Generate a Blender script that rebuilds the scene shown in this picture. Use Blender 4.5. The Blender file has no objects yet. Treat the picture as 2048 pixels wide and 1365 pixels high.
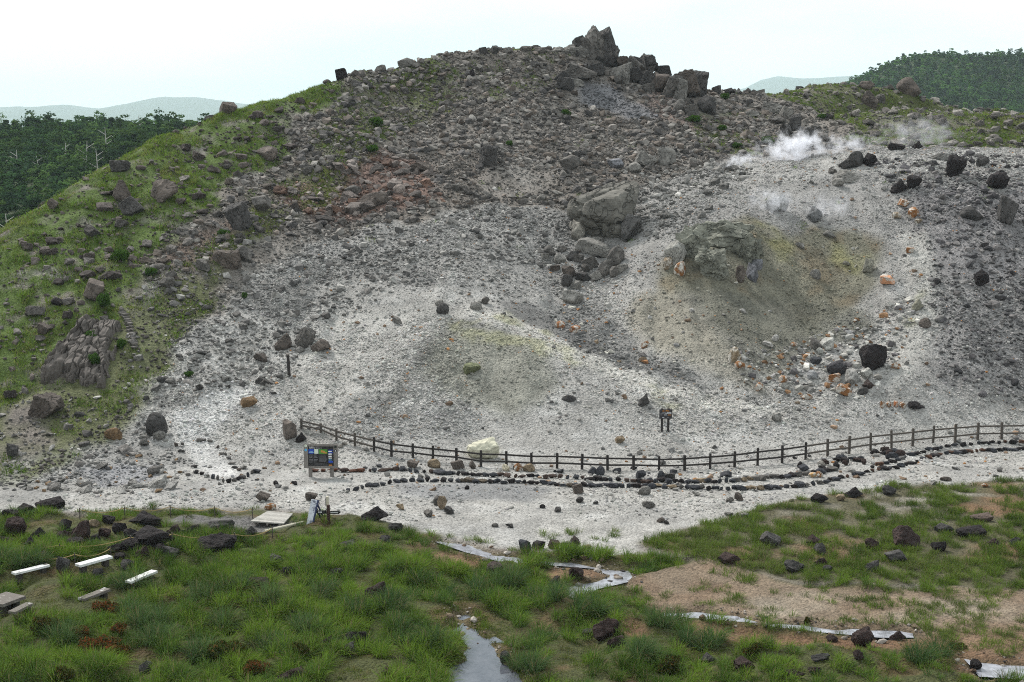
import bpy, bmesh, math, random
import numpy as np
from mathutils import Vector, Matrix, Euler, noise as mnoise
R = math.radians
random.seed(11)
rng = np.random.default_rng(11)
scene = bpy.context.scene
COL = scene.collection

# ------------------------------------------------------------------ camera, world, sun, exposure
CAMZ = 21.0
F = 50.0 / 36.0 * 2048.0
HZ = 250.0
PITCH = math.atan((682.5 - HZ) / F)
cP, sP = math.cos(PITCH), math.sin(PITCH)
cam_d = bpy.data.cameras.new('camera')
cam_d.lens = 50.0; cam_d.sensor_width = 36.0
cam_d.clip_start = 0.5; cam_d.clip_end = 60000.0
cam = bpy.data.objects.new('camera', cam_d); COL.objects.link(cam)
cam.location = (0, 0, CAMZ); cam.rotation_euler = (R(90) - PITCH, 0, 0)
scene.camera = cam

SUN_EL, SUN_AZ = R(46), R(-38)          # azimuth measured from +Y towards +X: light comes from the far left
world = bpy.data.worlds.new('World'); scene.world = world
world.use_nodes = True
wt = world.node_tree; wt.nodes.clear()
wo = wt.nodes.new('ShaderNodeOutputWorld')
bg = wt.nodes.new('ShaderNodeBackground'); bg.inputs[1].default_value = 0.115
sky = wt.nodes.new('ShaderNodeTexSky'); sky.sky_type = 'NISHITA'; sky.sun_disc = False
sky.sun_elevation = SUN_EL; sky.sun_rotation = SUN_AZ
sky.air_density = 1.0; sky.dust_density = 4.0; sky.ozone_density = 1.0
tc = wt.nodes.new('ShaderNodeTexCoord')
mp = wt.nodes.new('ShaderNodeMapping'); mp.inputs['Scale'].default_value = (1.6, 1.6, 7.0)
nz = wt.nodes.new('ShaderNodeTexNoise'); nz.inputs['Scale'].default_value = 1.7
nz.inputs['Detail'].default_value = 5.0; nz.inputs['Roughness'].default_value = 0.5
rp = wt.nodes.new('ShaderNodeValToRGB')
rp.color_ramp.elements[0].position = 0.36; rp.color_ramp.elements[0].color = (0.83, 0.985, 1.02, 1)
rp.color_ramp.elements[1].position = 0.58; rp.color_ramp.elements[1].color = (1.08, 1.10, 1.12, 1)
mul = wt.nodes.new('ShaderNodeVectorMath'); mul.operation = 'SCALE'; mul.inputs['Scale'].default_value = 9.7
mx = wt.nodes.new('ShaderNodeMix'); mx.data_type = 'RGBA'; mx.inputs['Factor'].default_value = 0.86
L = wt.links.new
L(tc.outputs['Generated'], mp.inputs['Vector']); L(mp.outputs[0], nz.inputs['Vector'])
L(nz.outputs['Fac'], rp.inputs[0]); L(rp.outputs[0], mul.inputs[0])
L(sky.outputs[0], mx.inputs[6]); L(mul.outputs[0], mx.inputs[7])
L(mx.outputs[2], bg.inputs[0]); L(bg.outputs[0], wo.inputs[0])

sun_d = bpy.data.lights.new('sun', 'SUN'); sun_d.energy = 4.2; sun_d.angle = R(10); sun_d.color = (1.0, 0.965, 0.925)
sun = bpy.data.objects.new('sun', sun_d); COL.objects.link(sun)
sdir = Vector((math.sin(SUN_AZ) * math.cos(SUN_EL), math.cos(SUN_AZ) * math.cos(SUN_EL), math.sin(SUN_EL)))
sun.rotation_euler = sdir.to_track_quat('Z', 'Y').to_euler()
sun.location = (0, 0, 200)

vs = scene.view_settings
vs.view_transform = 'Standard'; vs.look = 'None'; vs.gamma = 1.0; vs.use_curve_mapping = False
vs.exposure = 0.15
cy = scene.cycles
cy.max_bounces = 6; cy.diffuse_bounces = 3; cy.glossy_bounces = 2; cy.transmission_bounces = 3
cy.transparent_max_bounces = 8; cy.volume_bounces = 3
cy.use_denoising = False; cy.filter_width = 1.05
cy.use_adaptive_sampling = True; cy.adaptive_threshold = 0.004

# ------------------------------------------------------------------ projection helpers (used to survey the photograph into world positions)
def ray(u, v):
    xc = (np.asarray(u, float) - 1024.0) / F; yc = (682.5 - np.asarray(v, float)) / F
    den = cP + yc * sP
    return xc / den, (yc * cP - sP) / den
def at(u, v, D):
    dx, dz = ray(u, v)
    return dx * D, D, CAMZ + dz * D
def project(x, y, z):
    fw = y * cP - (z - CAMZ) * sP
    up = y * sP + (z - CAMZ) * cP
    return 1024.0 + F * x / fw, 682.5 - F * up / fw, fw

def _h(a, b, seed):
    n = (a * 374761393 + b * 668265263 + seed * 144269504) & 0xffffffff
    n = ((n ^ (n >> 13)) * 1274126177) & 0xffffffff
    return ((n ^ (n >> 16)) & 0xffff) / 65535.0
def vnoise(x, y, seed=0):
    xi = np.floor(x).astype(np.int64); yi = np.floor(y).astype(np.int64)
    fx = x - xi; fy = y - yi
    fx = fx * fx * fx * (fx * (fx * 6 - 15) + 10); fy = fy * fy * fy * (fy * (fy * 6 - 15) + 10)
    a = _h(xi, yi, seed); b = _h(xi + 1, yi, seed); c = _h(xi, yi + 1, seed); d = _h(xi + 1, yi + 1, seed)
    return (a + (b - a) * fx) * (1 - fy) + (c + (d - c) * fx) * fy
def fbm(x, y, octv=4, seed=0, gain=0.5):
    s = 0; a = 1.0; t = 0
    for k in range(octv):
        s = s + a * (vnoise(x * 2 ** k + 17.3 * k, y * 2 ** k - 9.1 * k, seed + k) - 0.5); t += a; a *= gain
    return s / t
def inpoly(u, v, poly):
    res = np.zeros(np.shape(u), bool)
    n = len(poly); j = n - 1
    for i in range(n):
        xi, yi = poly[i]; xj, yj = poly[j]
        if yi != yj:
            res ^= ((yi > v) != (yj > v)) & (u < (xj - xi) * (v - yi) / (yj - yi) + xi)
        j = i
    return res

# ------------------------------------------------------------------ terrain
CTRL = [
 # left green hill, its base and its skyline
 (-250,950,83),(-250,850,89),(-250,760,95),(-250,660,101),(-250,600,106),
 (0,960,83.2),(0,900,88),(0,800,94),(0,700,99),(0,600,104.5),(0,500,111),(0,462,115),
 (200,960,84),(200,900,88.5),(200,800,94),(200,700,99),(200,600,105),(200,500,111.5),(200,400,119),(200,337,125.5),
 (300,277,131),(440,226,138),(600,188,146),(700,152,151),(820,131,157),(960,106,161),(1080,97,164),
 (400,940,86),(400,900,89.5),(400,800,95),(400,700,100.5),(400,600,106.5),(400,500,113),(400,400,121),(400,300,131),
 (600,900,90),(600,850,92.5),(600,800,96),(600,700,102),(600,600,108.5),(600,500,116.5),(600,400,125),(600,300,135),
 (800,860,91.5),(800,800,95),(800,700,100.5),(800,600,108),(800,500,117),(800,400,127),(800,300,138.5),(800,200,151),
 # sulphur mound
 (970,890,91.2),(970,800,95.5),(970,700,100.8),(970,650,103.6),(970,630,105),(970,600,108.5),(970,560,112.5),(970,500,118),
 (880,640,105),(880,720,99.6),(880,800,95.3),(1060,672,102.8),(1060,760,97.4),(1060,840,93.6),
 (1150,714,100.6),(1150,790,95.9),(1150,860,92.4),(1250,755,98.2),(1250,820,94.4),(1250,880,91.5),(1350,795,96.2),(1350,850,93),
 (1450,820,95),(1450,880,91.6),(1600,825,95.4),(1600,880,92),
 (930,640,104.6),(1000,640,104.2),(1030,656,103.5),(1100,692,101.6),(1200,735,99.4),(1300,777,97.1),(1010,618,106.8),(1060,645,106.4),(1100,668,104.9),(1200,708,102.4),
 (850,690,100.8),(810,750,97.4),
 # gully behind the mound's right ridge
 (1120,655,106.5),(1180,700,103.2),(1180,620,110.5),(1180,560,115.5),(1260,735,100.6),(1350,772,98.3),(1450,790,97.3),
 # centre of the hill
 (1000,420,126),(1000,320,138),(1000,220,150),(1000,150,158),
 (1200,520,119),(1200,440,126.5),(1200,350,137.5),(1200,260,150),(1200,180,159),(1200,125,164),(1300,150,165),
 (1330,240,152),(1400,290,146),(1420,182,166),
 # spur between gully and crater
 (1310,640,106.8),(1310,560,111.5),(1310,510,115.5),(1400,690,102.6),(1400,600,108.6),(1400,520,113),(1400,450,119.5),(1480,740,100),
 # crater bowl and its wall
 (1560,770,99.5),(1660,780,99.2),(1660,740,101.5),(1660,690,105.2),(1600,640,108.8),(1600,560,113.6),(1600,480,118),(1600,430,121.5),
 (1700,640,109),(1700,560,113.8),(1700,480,118.5),(1700,420,122.6),(1700,360,128),(1760,700,104.6),(1800,620,108.2),(1800,760,99.5),
 (1540,440,120.5),(1540,390,125.5),(1440,430,121.5),(1440,370,130),(1440,336,137),(1560,340,132),(1640,326,133),(1700,308,135.5),(1780,302,136),
 # right slope below the terrace
 (1900,830,97.3),(1900,740,101.3),(1900,640,106.4),(1900,540,112),(1900,440,118.5),(1900,360,126),(1900,306,135),
 (2048,850,97.5),(2048,760,101.5),(2048,660,106.3),(2048,560,112),(2048,460,118),(2048,370,126),(2048,303,136),
 (2300,850,98),(2300,700,104.5),(2300,560,112),(2300,420,121),(2300,310,136),
 (1700,850,95.5),(1700,880,93),(1850,862,96),
 # basin behind the terrace and the far right ridge
 (1560,322,139),(1560,290,147),(1560,240,160),(1560,205,172),(1700,290,146.5),(1850,292,146),(2048,294,145.5),(2300,300,146),
 (1650,172,187),(1650,230,164),(1740,171,187),(1830,184,187),(1830,240,164),(1900,205,184),(2048,222,182),(2048,256,163),(2300,245,180),
 (1500,190,175),
]
XYZ = []
for u, v, D in CTRL:
    XYZ.append(at(u, v, D))
# the ground drops away behind every skyline
for u, v, D in [(-250,600,106),(0,462,115),(200,337,125.5),(300,277,131),(440,226,138),(600,188,146),(700,152,151),(820,131,157),(960,106,161),(1080,97,164),
                (1300,150,165),(1420,182,166),(1500,190,175),(1650,172,187),(1830,184,187),(2048,222,182),(2300,245,180)]:
    x, y, z = at(u, v, D)
    n = Vector((x * 0.25, 1.0)).normalized() if u > 500 else Vector((-0.55, 0.85))
    XYZ.append((x + n.x * 13, y + n.y * 13, z - 3.2)); XYZ.append((x + n.x * 32, y + n.y * 32, z - 13))
for yy in (34, 44, 54, 64, 74):
    for xx in (-80, -55, -35, -18, 0, 18, 35, 55, 80):
        XYZ.append((xx, yy, 0.0))
for xx in (-28, -14, 0, 14, 28, 45):
    XYZ.append((xx, 82.0, 0.0))
for xx in (14, 24, 34, 46):
    XYZ.append((xx, 88.0, 0.0))
XYZ += [(-54, 138, 3), (-62, 152, -2), (-50, 166, 0), (-72, 134, -2), (-42, 178, 2), (-66, 120, 3)]
XYZ += [(-95, 120, 2), (-95, 160, -8), (-95, 200, -14), (-60, 215, -14), (0, 225, -6), (60, 230, 2), (95, 225, 4), (95, 130, 17), (95, 100, 2)]
XYZ = np.array(XYZ, float)
PX, PZ = XYZ[:, :2], XYZ[:, 2]
def tpsK(d2):
    return 0.5 * d2 * np.log(d2 + 1e-9)
n = len(PX)
d2 = ((PX[:, None, :] - PX[None, :, :]) ** 2).sum(-1)
A = np.zeros((n + 3, n + 3)); A[:n, :n] = tpsK(d2) + np.eye(n) * 0.08
A[:n, n] = 1; A[:n, n + 1:] = PX; A[n, :n] = 1; A[n + 1:, :n] = PX.T
sol = np.linalg.solve(A, np.concatenate([PZ, np.zeros(3)]))
def tps(x, y):
    out = np.empty(x.shape); xf, yf, of = x.ravel(), y.ravel(), out.ravel()
    for i in range(0, xf.size, 8000):
        q = np.stack([xf[i:i + 8000], yf[i:i + 8000]], 1)
        d = ((q[:, None, :] - PX[None, :, :]) ** 2).sum(-1)
        of[i:i + 8000] = tpsK(d) @ sol[:n] + sol[n] + q @ sol[n + 1:]
    return of.reshape(x.shape)

X0, X1, Y0, Y1, ST = -98.0, 98.0, 36.0, 236.0, 0.23
gx = np.arange(X0, X1, ST); gy = np.arange(Y0, Y1, ST)
GX, GY = np.meshgrid(gx, gy)
cx_ = np.arange(X0, X1 + 1, 0.9); cy_ = np.arange(Y0, Y1 + 1, 0.9)
ZC = tps(*np.meshgrid(cx_, cy_))
# no ground rises above the hill's crest line: behind it the slope falls away
CREST = [(-400,640,104),(-250,600,106),(0,462,115),(200,337,125.5),(300,277,131),(440,228,138),(600,190,146),(700,154,151),(820,133,157),(960,108,161),(1080,100,164),(1200,112,164.5),(1300,146,165.5),(1420,184,166.5),(1500,192,176),(1650,174,187),(1740,173,187),(1830,186,187),(1900,206,184),(2048,224,182),(2300,246,180),(2600,260,180)]
CXG, CYG = np.meshgrid(cx_, cy_)
for _ in range(2):
    uc, vc, fc = project(CXG, CYG, ZC); vl = np.interp(uc, [c[0] for c in CREST], [c[1] for c in CREST]); dl = np.interp(uc, [c[0] for c in CREST], [c[2] for c in CREST])
    over = np.maximum(CYG - dl, 0); dxl, dzl = ray(uc, vl); zl = CAMZ + dzl * CYG - .05 * over - .012 * over ** 2
    ZC = np.where(CYG > dl - 3, np.minimum(ZC, zl), ZC)
def bil(Gr, x, y):
    fx = (x - cx_[0]) / .9; fy = (y - cy_[0]) / .9; i = np.clip(fx.astype(int), 0, len(cx_) - 2); j = np.clip(fy.astype(int), 0, len(cy_) - 2); a = fx - i; b = fy - j
    a = a * a * (3 - 2 * a) * .35 + a * .65; b = b * b * (3 - 2 * b) * .35 + b * .65
    return (Gr[j, i] * (1 - a) + Gr[j, i + 1] * a) * (1 - b) + (Gr[j + 1, i] * (1 - a) + Gr[j + 1, i + 1] * a) * b
Z0 = bil(ZC, GX, GY)

# polygons surveyed in the photograph's pixels
P_GRASS_L = [(-400,640),(-400,100),(0,100),(150,100),(300,100),(440,60),(600,20),(700,20),(720,140),(690,205),(620,250),(560,320),(480,370),(430,430),(330,480),(285,560),(235,620),(180,650),(110,700),(50,770),(0,850),(-400,960)]
P_GRASS_L2 = [(50,770),(235,620),(300,540),(440,460),(600,330),(720,190),(880,120),(900,190),(800,290),(650,390),(500,490),(420,560),(330,690),(300,800),(210,900),(60,978),(-400,1000),(-400,900),(0,850)]
P_GRASS_R = [(1440,185),(1500,100),(1650,20),(1830,20),(2048,40),(2500,40),(2500,310),(1880,296),(1800,290),(1700,262),(1600,215),(1500,205)]
P_GRASS_TOP = [(700,150),(960,90),(1130,90),(1150,150),(1000,215),(860,230),(700,250)]
P_GRASS_SAD = [(1400,240),(1480,210),(1560,250),(1560,300),(1450,310),(1380,280)]
P_WHITE = [(-400,1035),(-400,985),(0,958),(140,905),(250,860),(290,760),(350,660),(430,590),(600,500),(750,450),(900,425),(1000,395),(1130,420),(1250,390),(1430,335),(1560,318),(1700,300),(2500,295),(2500,965),(2048,965),(1800,985),(1650,995),(1500,1025),(1300,1075),(1270,1110),(1100,1105),(900,1090),(840,1060),(700,1035),(600,1025),(500,1018),(250,1020),(0,1030)]
P_PATH = [(270,560),(300,555),(330,640),(315,700),(300,760),(330,830),(440,880),(500,945),(430,955),(360,890),(290,830),(255,780),(270,700),(290,640)]
P_PATH2 = [(840,180),(862,182),(858,218),(830,222)]
P_PATH3 = [(1000,330),(1100,330),(1110,370),(1010,385),(960,375)]
P_RED = [(600,350),(680,320),(800,315),(880,340),(850,405),(720,430),(620,450),(590,410)]
P_RED2 = [(1270,165),(1340,175),(1420,225),(1530,260),(1500,290),(1400,250),(1300,210)]
P_RED3 = [(330,470),(470,450),(440,520),(340,520)]
P_BLUEGREY = [(1150,180),(1210,172),(1300,190),(1330,225),(1260,225),(1180,205)]
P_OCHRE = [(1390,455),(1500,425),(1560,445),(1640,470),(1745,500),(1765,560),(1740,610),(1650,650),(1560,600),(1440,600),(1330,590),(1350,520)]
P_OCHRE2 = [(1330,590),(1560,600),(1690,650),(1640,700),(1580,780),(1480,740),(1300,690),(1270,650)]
P_YEL = [(1500,432),(1545,440),(1580,480),(1590,520),(1555,515),(1520,470)]
P_YEL2 = [(1640,500),(1740,530),(1735,555),(1650,535)]
P_YELM = [(905,640),(960,622),(1020,640),(1090,680),(1190,735),(1150,735),(1040,690),(940,690),(905,670)]
P_YELM2 = [(1300,770),(1390,800),(1360,815),(1310,795)]
P_YELF = [(935,905),(955,880),(975,882),(998,905),(975,920),(940,918)]
P_YELR = [(1830,590),(1865,580),(1870,640),(1840,670),(1815,640)]
P_OLIVE = [(880,650),(1080,690),(1130,760),(1000,830),(900,800),(800,760),(830,700)]
P_DARKR = [(1830,370),(1960,390),(2100,380),(2500,400),(2500,830),(2048,760),(1900,760),(1880,660),(1880,560),(1850,450)]
P_GREYFLAT = [(790,965),(1010,968),(1110,985),(1060,1010),(900,1005),(800,985)]
P_GREYL = [(150,950),(330,930),(340,960),(200,990)]
P_TAN = [(1260,1150),(1430,1115),(1560,1160),(1700,1180),(2048,1180),(2500,1195),(2500,1370),(2048,1345),(1940,1310),(1850,1280),(1640,1255),(1330,1225),(1270,1190)]
P_ORANGE = [(1320,1238),(1500,1262),(1640,1275),(1850,1275),(1950,1305),(2048,1320),(2500,1330),(2500,1440),(2048,1370),(1950,1345),(1840,1300),(1700,1308),(1600,1290),(1480,1290),(1340,1262)]
P_ORANGE2 = [(860,1112),(930,1100),(985,1118),(985,1135),(900,1135)]
P_ORANGE3 = [(1075,1120),(1180,1130),(1225,1150),(1180,1160),(1100,1150)]
P_ORANGE4 = [(1230,1235),(1300,1255),(1290,1290),(1240,1275)]
P_BANDR = [(1270,1090),(1400,1050),(1510,1020),(1650,990),(1800,972),(2048,962),(2500,958),(2500,1188),(2048,1182),(1800,1172),(1600,1160),(1500,1140),(1380,1115)]
P_DARKPATH = [(320,1040),(480,1038),(503,1042),(567,1048),(604,1050),(530,1068),(495,1066),(420,1058),(340,1050)]
P_BAREF = [(380,1020),(420,1015)]
P_FORE = [(-400,1028),(100,1030),(250,1024),(500,1022),(620,1035),(700,1032),(850,1060),(900,1092),(1000,1108),(1270,1112),(1380,1118),(1500,1145),(1600,1165),(1800,1176),(2500,1190),(2500,1500),(-400,1500)]
W_POOL = [(905,1365),(890,1450),(1075,1450),(1036,1365),(1012,1330),(988,1290),(957,1270),(938,1250),(928,1236),(952,1226),(922,1221),(914,1235),(922,1250),(932,1280),(941,1310),(935,1330),(914,1350)]
W_STREAM = [(850,1077),(905,1079),(935,1086),(985,1106),(1080,1119),(1150,1123),(1205,1130),(1255,1144),(1264,1160),(1240,1166),(1195,1176),(1155,1196),(1132,1191),(1130,1172),(1180,1162),(1218,1150),(1190,1136),(1080,1127),(1000,1122),(930,1102),(895,1090)]
W_RIVULET = [(1325,1221),(1420,1224),(1540,1243),(1640,1250),(1700,1256),(1822,1262),(1826,1273),(1760,1273),(1640,1262),(1500,1251),(1400,1236),(1330,1229)]
W_PUDDLE = [(1915,1306),(1985,1322),(2048,1328),(2300,1345),(2300,1372),(2048,1356),(1960,1350),(1948,1330)]

U, V, FW = project(GX, GY, Z0)
warp1 = fbm(GX / 7, GY / 7, 4, 3); warp2 = fbm(GX / 7, GY / 7, 4, 31)
amp = np.clip((GY - 60) / 40, 0.25, 1.0)
UW = U + warp1 * 130 * amp; VW = V + warp2 * 70 * amp
fam = fbm(GX / 2.2, GY / 2.2, 3, 77); fam2 = fbm(GX / 2.2, GY / 2.2, 3, 99)
UF = U + fam * 55; VF = V + fam2 * 16
def blur(m, k=1):
    m = m.astype(float); k = int(k * 1.6 + .5)
    for _ in range(k):
        p = np.pad(m, 1, mode='edge')
        m = (p[:-2, 1:-1] + p[2:, 1:-1] + p[1:-1, :-2] + p[1:-1, 2:] + 2 * p[1:-1, 1:-1]) / 6
    return m
def MK(poly, k=2, w='hill'):
    if w == 'hill': return blur(inpoly(UW, VW, poly), k)
    if w == 'soft': return blur(inpoly(U + warp1 * 34 + fam * 12, V + warp2 * 24 + fam2 * 8, poly), k)
    if w == 'fore': return blur(inpoly(UF, VF, poly), k)
    return blur(inpoly(U, V, poly), k)
m_white = MK(P_WHITE, 4); m_white_f = MK(P_WHITE, 1, 'fore')
near = np.clip((VW - 985) / 30, 0, 1)
m_white = m_white * (1 - near) + m_white_f * near
m_gl = MK(P_GRASS_L, 4); m_gl2 = MK(P_GRASS_L2, 4); m_gr = MK(P_GRASS_R, 3); m_gt = MK(P_GRASS_TOP, 3); m_gs = MK(P_GRASS_SAD, 3)
m_fore = MK(P_FORE, 1, 'fore'); m_band = MK(P_BANDR, 1, 'fore')
m_tan = MK(P_TAN, 1, 'fore'); m_or = np.clip(MK(P_ORANGE, 1, 'fore') + MK(P_ORANGE2, 1, 'fore') + MK(P_ORANGE3, 1, 'fore') + MK(P_ORANGE4, 1, 'fore'), 0, 1)
waterp = [W_POOL, W_STREAM, W_RIVULET, W_PUDDLE]
fam3 = fbm(GX / 0.9, GY / 0.9, 3, 5); fam4 = fbm(GX / 0.9, GY / 0.9, 3, 6)
m_water = np.zeros_like(GX)
for wp in waterp:
    m_water = np.maximum(m_water, inpoly(U + fam3 * 26, V + fam4 * 11, wp).astype(float))
m_wet = blur(m_water, 7)
m_water = blur(m_water, 1)

# relief
hill = np.clip((Z0 - 0.4) / 2.0, 0, 1)
Z = Z0 + hill * (fbm(GX / 8, GY / 8, 4, 41) * 1.3 * (1 - 0.55 * m_white) + fbm(GX / 2.0, GY / 2.0, 3, 42) * 0.55 * (1 - 0.5 * m_white))
Z += (m_gl) * fbm(GX / 1.4, GY / 1.4, 3, 43) * 0.4
fo = (1 - hill) * np.clip(m_fore - m_tan - m_or, 0, 1)
Z += fo * (fbm(GX / 2.6, GY / 2.6, 3, 44) * 1.15 + 0.10)
Z += (1 - hill) * m_band * (fbm(GX / 3, GY / 3, 3, 45) * 0.35 + 0.05)
Z += (1 - hill) * fbm(GX / 5, GY / 5, 3, 46) * 0.16
# rills running down the mound and the crater wall
m_och = np.clip(MK(P_OCHRE, 3) + MK(P_OCHRE2, 3), 0, 1)
Z += m_white * hill * (vnoise(GX / 1.1 + 0.25 * fam * 6, GY / 7.0, 8) - 0.5) * 0.45
Z = Z * (1 - m_wet * (1 - hill)) + (-0.03) * m_wet * (1 - hill)
wn_ = np.clip(.80 + 1.5 * fbm(GX / .75, GY / .75, 3, 66), 0.05, 1.2); Z -= 0.32 * m_water * np.where(GY < 64, 1.0, wn_)
Z = np.where(GY > 222, Z - (GY - 222) * 1.5, Z)

# ground colours, one per place, with mound and crater shading painted in
def C(*c): return np.array(c, float)
col = np.ones(GX.shape + (3,)) * C(.158, .14, .122)
def lay(mask, c, k=1.0):
    global col
    m = np.clip(mask * k, 0, 1)[..., None]; col = col * (1 - m) + np.asarray(c) * m
n1 = fbm(GX / 4, GY / 4, 4, 51); n2 = fbm(GX / 1.5, GY / 1.5, 3, 52); n3 = fbm(GX / 12, GY / 12, 3, 53)
lay(np.clip(n1 * 3, 0, 1), C(.24, .225, .205), .8)
lay(MK(P_RED, 5), C(.15, .082, .062), .65 ); lay(MK(P_RED2), C(.19, .14, .12), .7); lay(MK(P_RED3, 4), C(.15, .10, .075), .55)
lay(MK(P_BLUEGREY, 5), C(.15, .152, .162), .8)
lay(m_white, C(.30, .289, .268))
lay(m_white * np.clip(n1 * 2.2 + 0.15, 0, 1), C(.235, .23, .22), .85)
lay(m_white * np.clip(n2 * 3.2 - 0.1, 0, 1), C(.375, .368, .35), .7)
up = np.clip((GY - 104) / 16, 0, 1) * m_white
lay(up, C(.205, .198, .188), .7)
lay(MK(P_DARKR, 4), C(.175, .165, .165), .75)
lay(MK([(1090,610),(1180,600),(1260,690),(1400,748),(1380,765),(1240,728),(1130,690)], 4), C(.15, .147, .14), .75)
lay(MK([(1860,560),(2500,560),(2500,830),(2048,800),(1850,770),(1800,740)], 5), C(.20, .192, .183), .7)
lay(MK([(640,760),(800,660),(860,640),(840,720),(800,780),(760,860),(650,840)], 5), C(.21, .205, .195), .6)
lay(MK([(-400,990),(-200,960),(150,900),(420,880),(420,930),(250,960),(100,1010)], 4), C(.20, .195, .185), .6)
lay(MK([(420,600),(700,500),(1000,430),(1150,440),(1100,560),(900,540),(700,600),(560,680),(420,760),(330,760)], 6) * np.clip(n1 * 3 + .3, 0, 1), C(.17, .165, .155), .7)
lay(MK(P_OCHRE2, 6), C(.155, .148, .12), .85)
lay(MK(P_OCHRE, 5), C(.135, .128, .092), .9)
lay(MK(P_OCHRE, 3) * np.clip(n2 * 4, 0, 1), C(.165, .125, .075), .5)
lay(MK(P_OLIVE, 6), C(.20, .197, .162), .8)  # mound face darkened so its shade sits in the colour
# light and shade of the forms painted in as tone: white left flank and crest of the mound, dark gullies, grey-green crater wall, pale spur
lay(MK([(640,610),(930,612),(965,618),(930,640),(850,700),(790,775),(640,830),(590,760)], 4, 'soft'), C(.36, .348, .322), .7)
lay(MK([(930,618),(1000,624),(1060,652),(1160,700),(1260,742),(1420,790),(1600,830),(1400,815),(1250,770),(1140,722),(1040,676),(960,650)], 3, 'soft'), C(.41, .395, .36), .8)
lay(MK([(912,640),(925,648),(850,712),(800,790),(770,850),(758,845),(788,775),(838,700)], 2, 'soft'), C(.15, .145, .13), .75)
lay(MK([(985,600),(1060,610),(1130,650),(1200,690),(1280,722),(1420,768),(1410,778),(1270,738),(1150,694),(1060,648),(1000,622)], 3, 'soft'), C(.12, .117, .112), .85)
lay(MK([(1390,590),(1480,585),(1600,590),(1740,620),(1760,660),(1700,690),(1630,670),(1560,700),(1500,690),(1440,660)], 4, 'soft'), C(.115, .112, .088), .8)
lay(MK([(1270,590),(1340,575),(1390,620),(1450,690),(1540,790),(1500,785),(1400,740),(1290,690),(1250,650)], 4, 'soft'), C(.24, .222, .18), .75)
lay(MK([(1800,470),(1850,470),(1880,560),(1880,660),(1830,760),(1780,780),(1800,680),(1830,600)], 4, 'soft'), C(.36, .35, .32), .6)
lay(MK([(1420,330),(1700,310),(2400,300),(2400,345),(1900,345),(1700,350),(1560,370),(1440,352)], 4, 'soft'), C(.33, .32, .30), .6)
for p in (P_YEL, P_YEL2): lay(MK(p, 2) * np.clip(n2 * 3 + .7, 0, 1), C(.22, .215, .10), .6)
for p in (P_YELM, P_YELM2, P_YELR): lay(MK(p, 2) * np.clip(n2 * 4 + .55, 0, 1), C(.27, .265, .15), .6)
lay(MK(P_YELF, 3, 'raw'), C(.40, .38, .29), .6)
P_WALK = [(440,958),(482,950),(446,902),(428,868),(462,828),(500,775),(462,770),(400,800),(345,828),(352,862),(385,905),(410,945)]
for p, k_ in ((P_PATH, .8), (P_PATH2, .5), (P_PATH3, .15)): lay(MK(p, 3, 'fore'), C(.29, .28, .262), k_)
lay(MK(P_WALK, 2, 'soft'), C(.44, .432, .415), .95)
lay(MK(P_GREYFLAT, 3), C(.17, .17, .172), .75); lay(MK(P_GREYL, 3), C(.2, .2, .21), .7)
lay(m_gl * np.clip(n2 * 4 + 1.3, 0, 1), C(.072, .105, .026)); lay(m_gl2 * np.clip(n1 * 4 + .95, 0, 1), C(.085, .095, .038), .9)
lay(m_gr * np.clip(n1 * 3 + .9, 0, 1), C(.085, .095, .04)); lay(m_gt * np.clip(n1 * 4, 0, 1), C(.085, .10, .04)); lay(m_gs * np.clip(n1 * 4 + .3, 0, 1), C(.085, .10, .04))
lay(m_fore, C(.055, .060, .022)); lay(m_fore * np.clip(n2 * 3.5 - .1, 0, 1), C(.10, .065, .035), .8)
lay(m_band, C(.085, .078, .045)); lay(m_band * np.clip(n2 * 4, 0, 1) * np.clip((1060 - V) / 60, 0, 1), C(.24, .22, .19), .8); lay(m_band * np.clip(n1 * 4 - .2, 0, 1), C(.17, .095, .055), .8)
lay(m_tan, C(.17, .13, .092)); lay(m_tan * np.clip(n2 * 3, 0, 1), C(.145, .10, .066), .8); lay(m_tan * np.clip(n1 * 4 - .3, 0, 1), C(.27, .235, .185), .7); lay(m_tan * np.clip((VF - 1240) / 40, 0, 1), C(.15, .095, .058), .8)
lay(m_or, C(.145, .085, .05)); lay(m_or * np.clip(n2 * 3, 0, 1), C(.21, .14, .09), .7)
lay(MK(P_DARKPATH, 1, 'raw'), C(.115, .11, .105))
lay(np.clip(m_wet * 2.2, 0, 1) * (1 - m_water) * (GY < 84), C(.085, .058, .036), .85); lay(m_water, C(.10, .085, .05), 1)

NY, NX = GX.shape
def hgt(x, y):
    fx = np.clip((np.asarray(x, float) - X0) / ST, 0, NX - 1.001); fy = np.clip((np.asarray(y, float) - Y0) / ST, 0, NY - 1.001)
    i = fx.astype(int); j = fy.astype(int); a = fx - i; b = fy - j
    return (Z[j, i] * (1 - a) + Z[j, i + 1] * a) * (1 - b) + (Z[j + 1, i] * (1 - a) + Z[j + 1, i + 1] * a) * b
def samp(G, x, y):
    i = np.clip(((np.asarray(x) - X0) / ST + .5).astype(int), 0, NX - 1); j = np.clip(((np.asarray(y) - Y0) / ST + .5).astype(int), 0, NY - 1)
    return G[j, i]
_DS = np.arange(40, 232, 0.12)
def hit(u, v):
    dx, dz = ray(u, v)
    zz = CAMZ + dz * _DS; hh = hgt(dx * _DS, _DS)
    k = np.nonzero(zz <= hh)[0]
    if len(k) == 0:
        k = [int(np.argmin(zz - hh))]
    D = _DS[k[0]]
    return Vector((float(dx * D), float(D), float(hgt(dx * D, D))))
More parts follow.
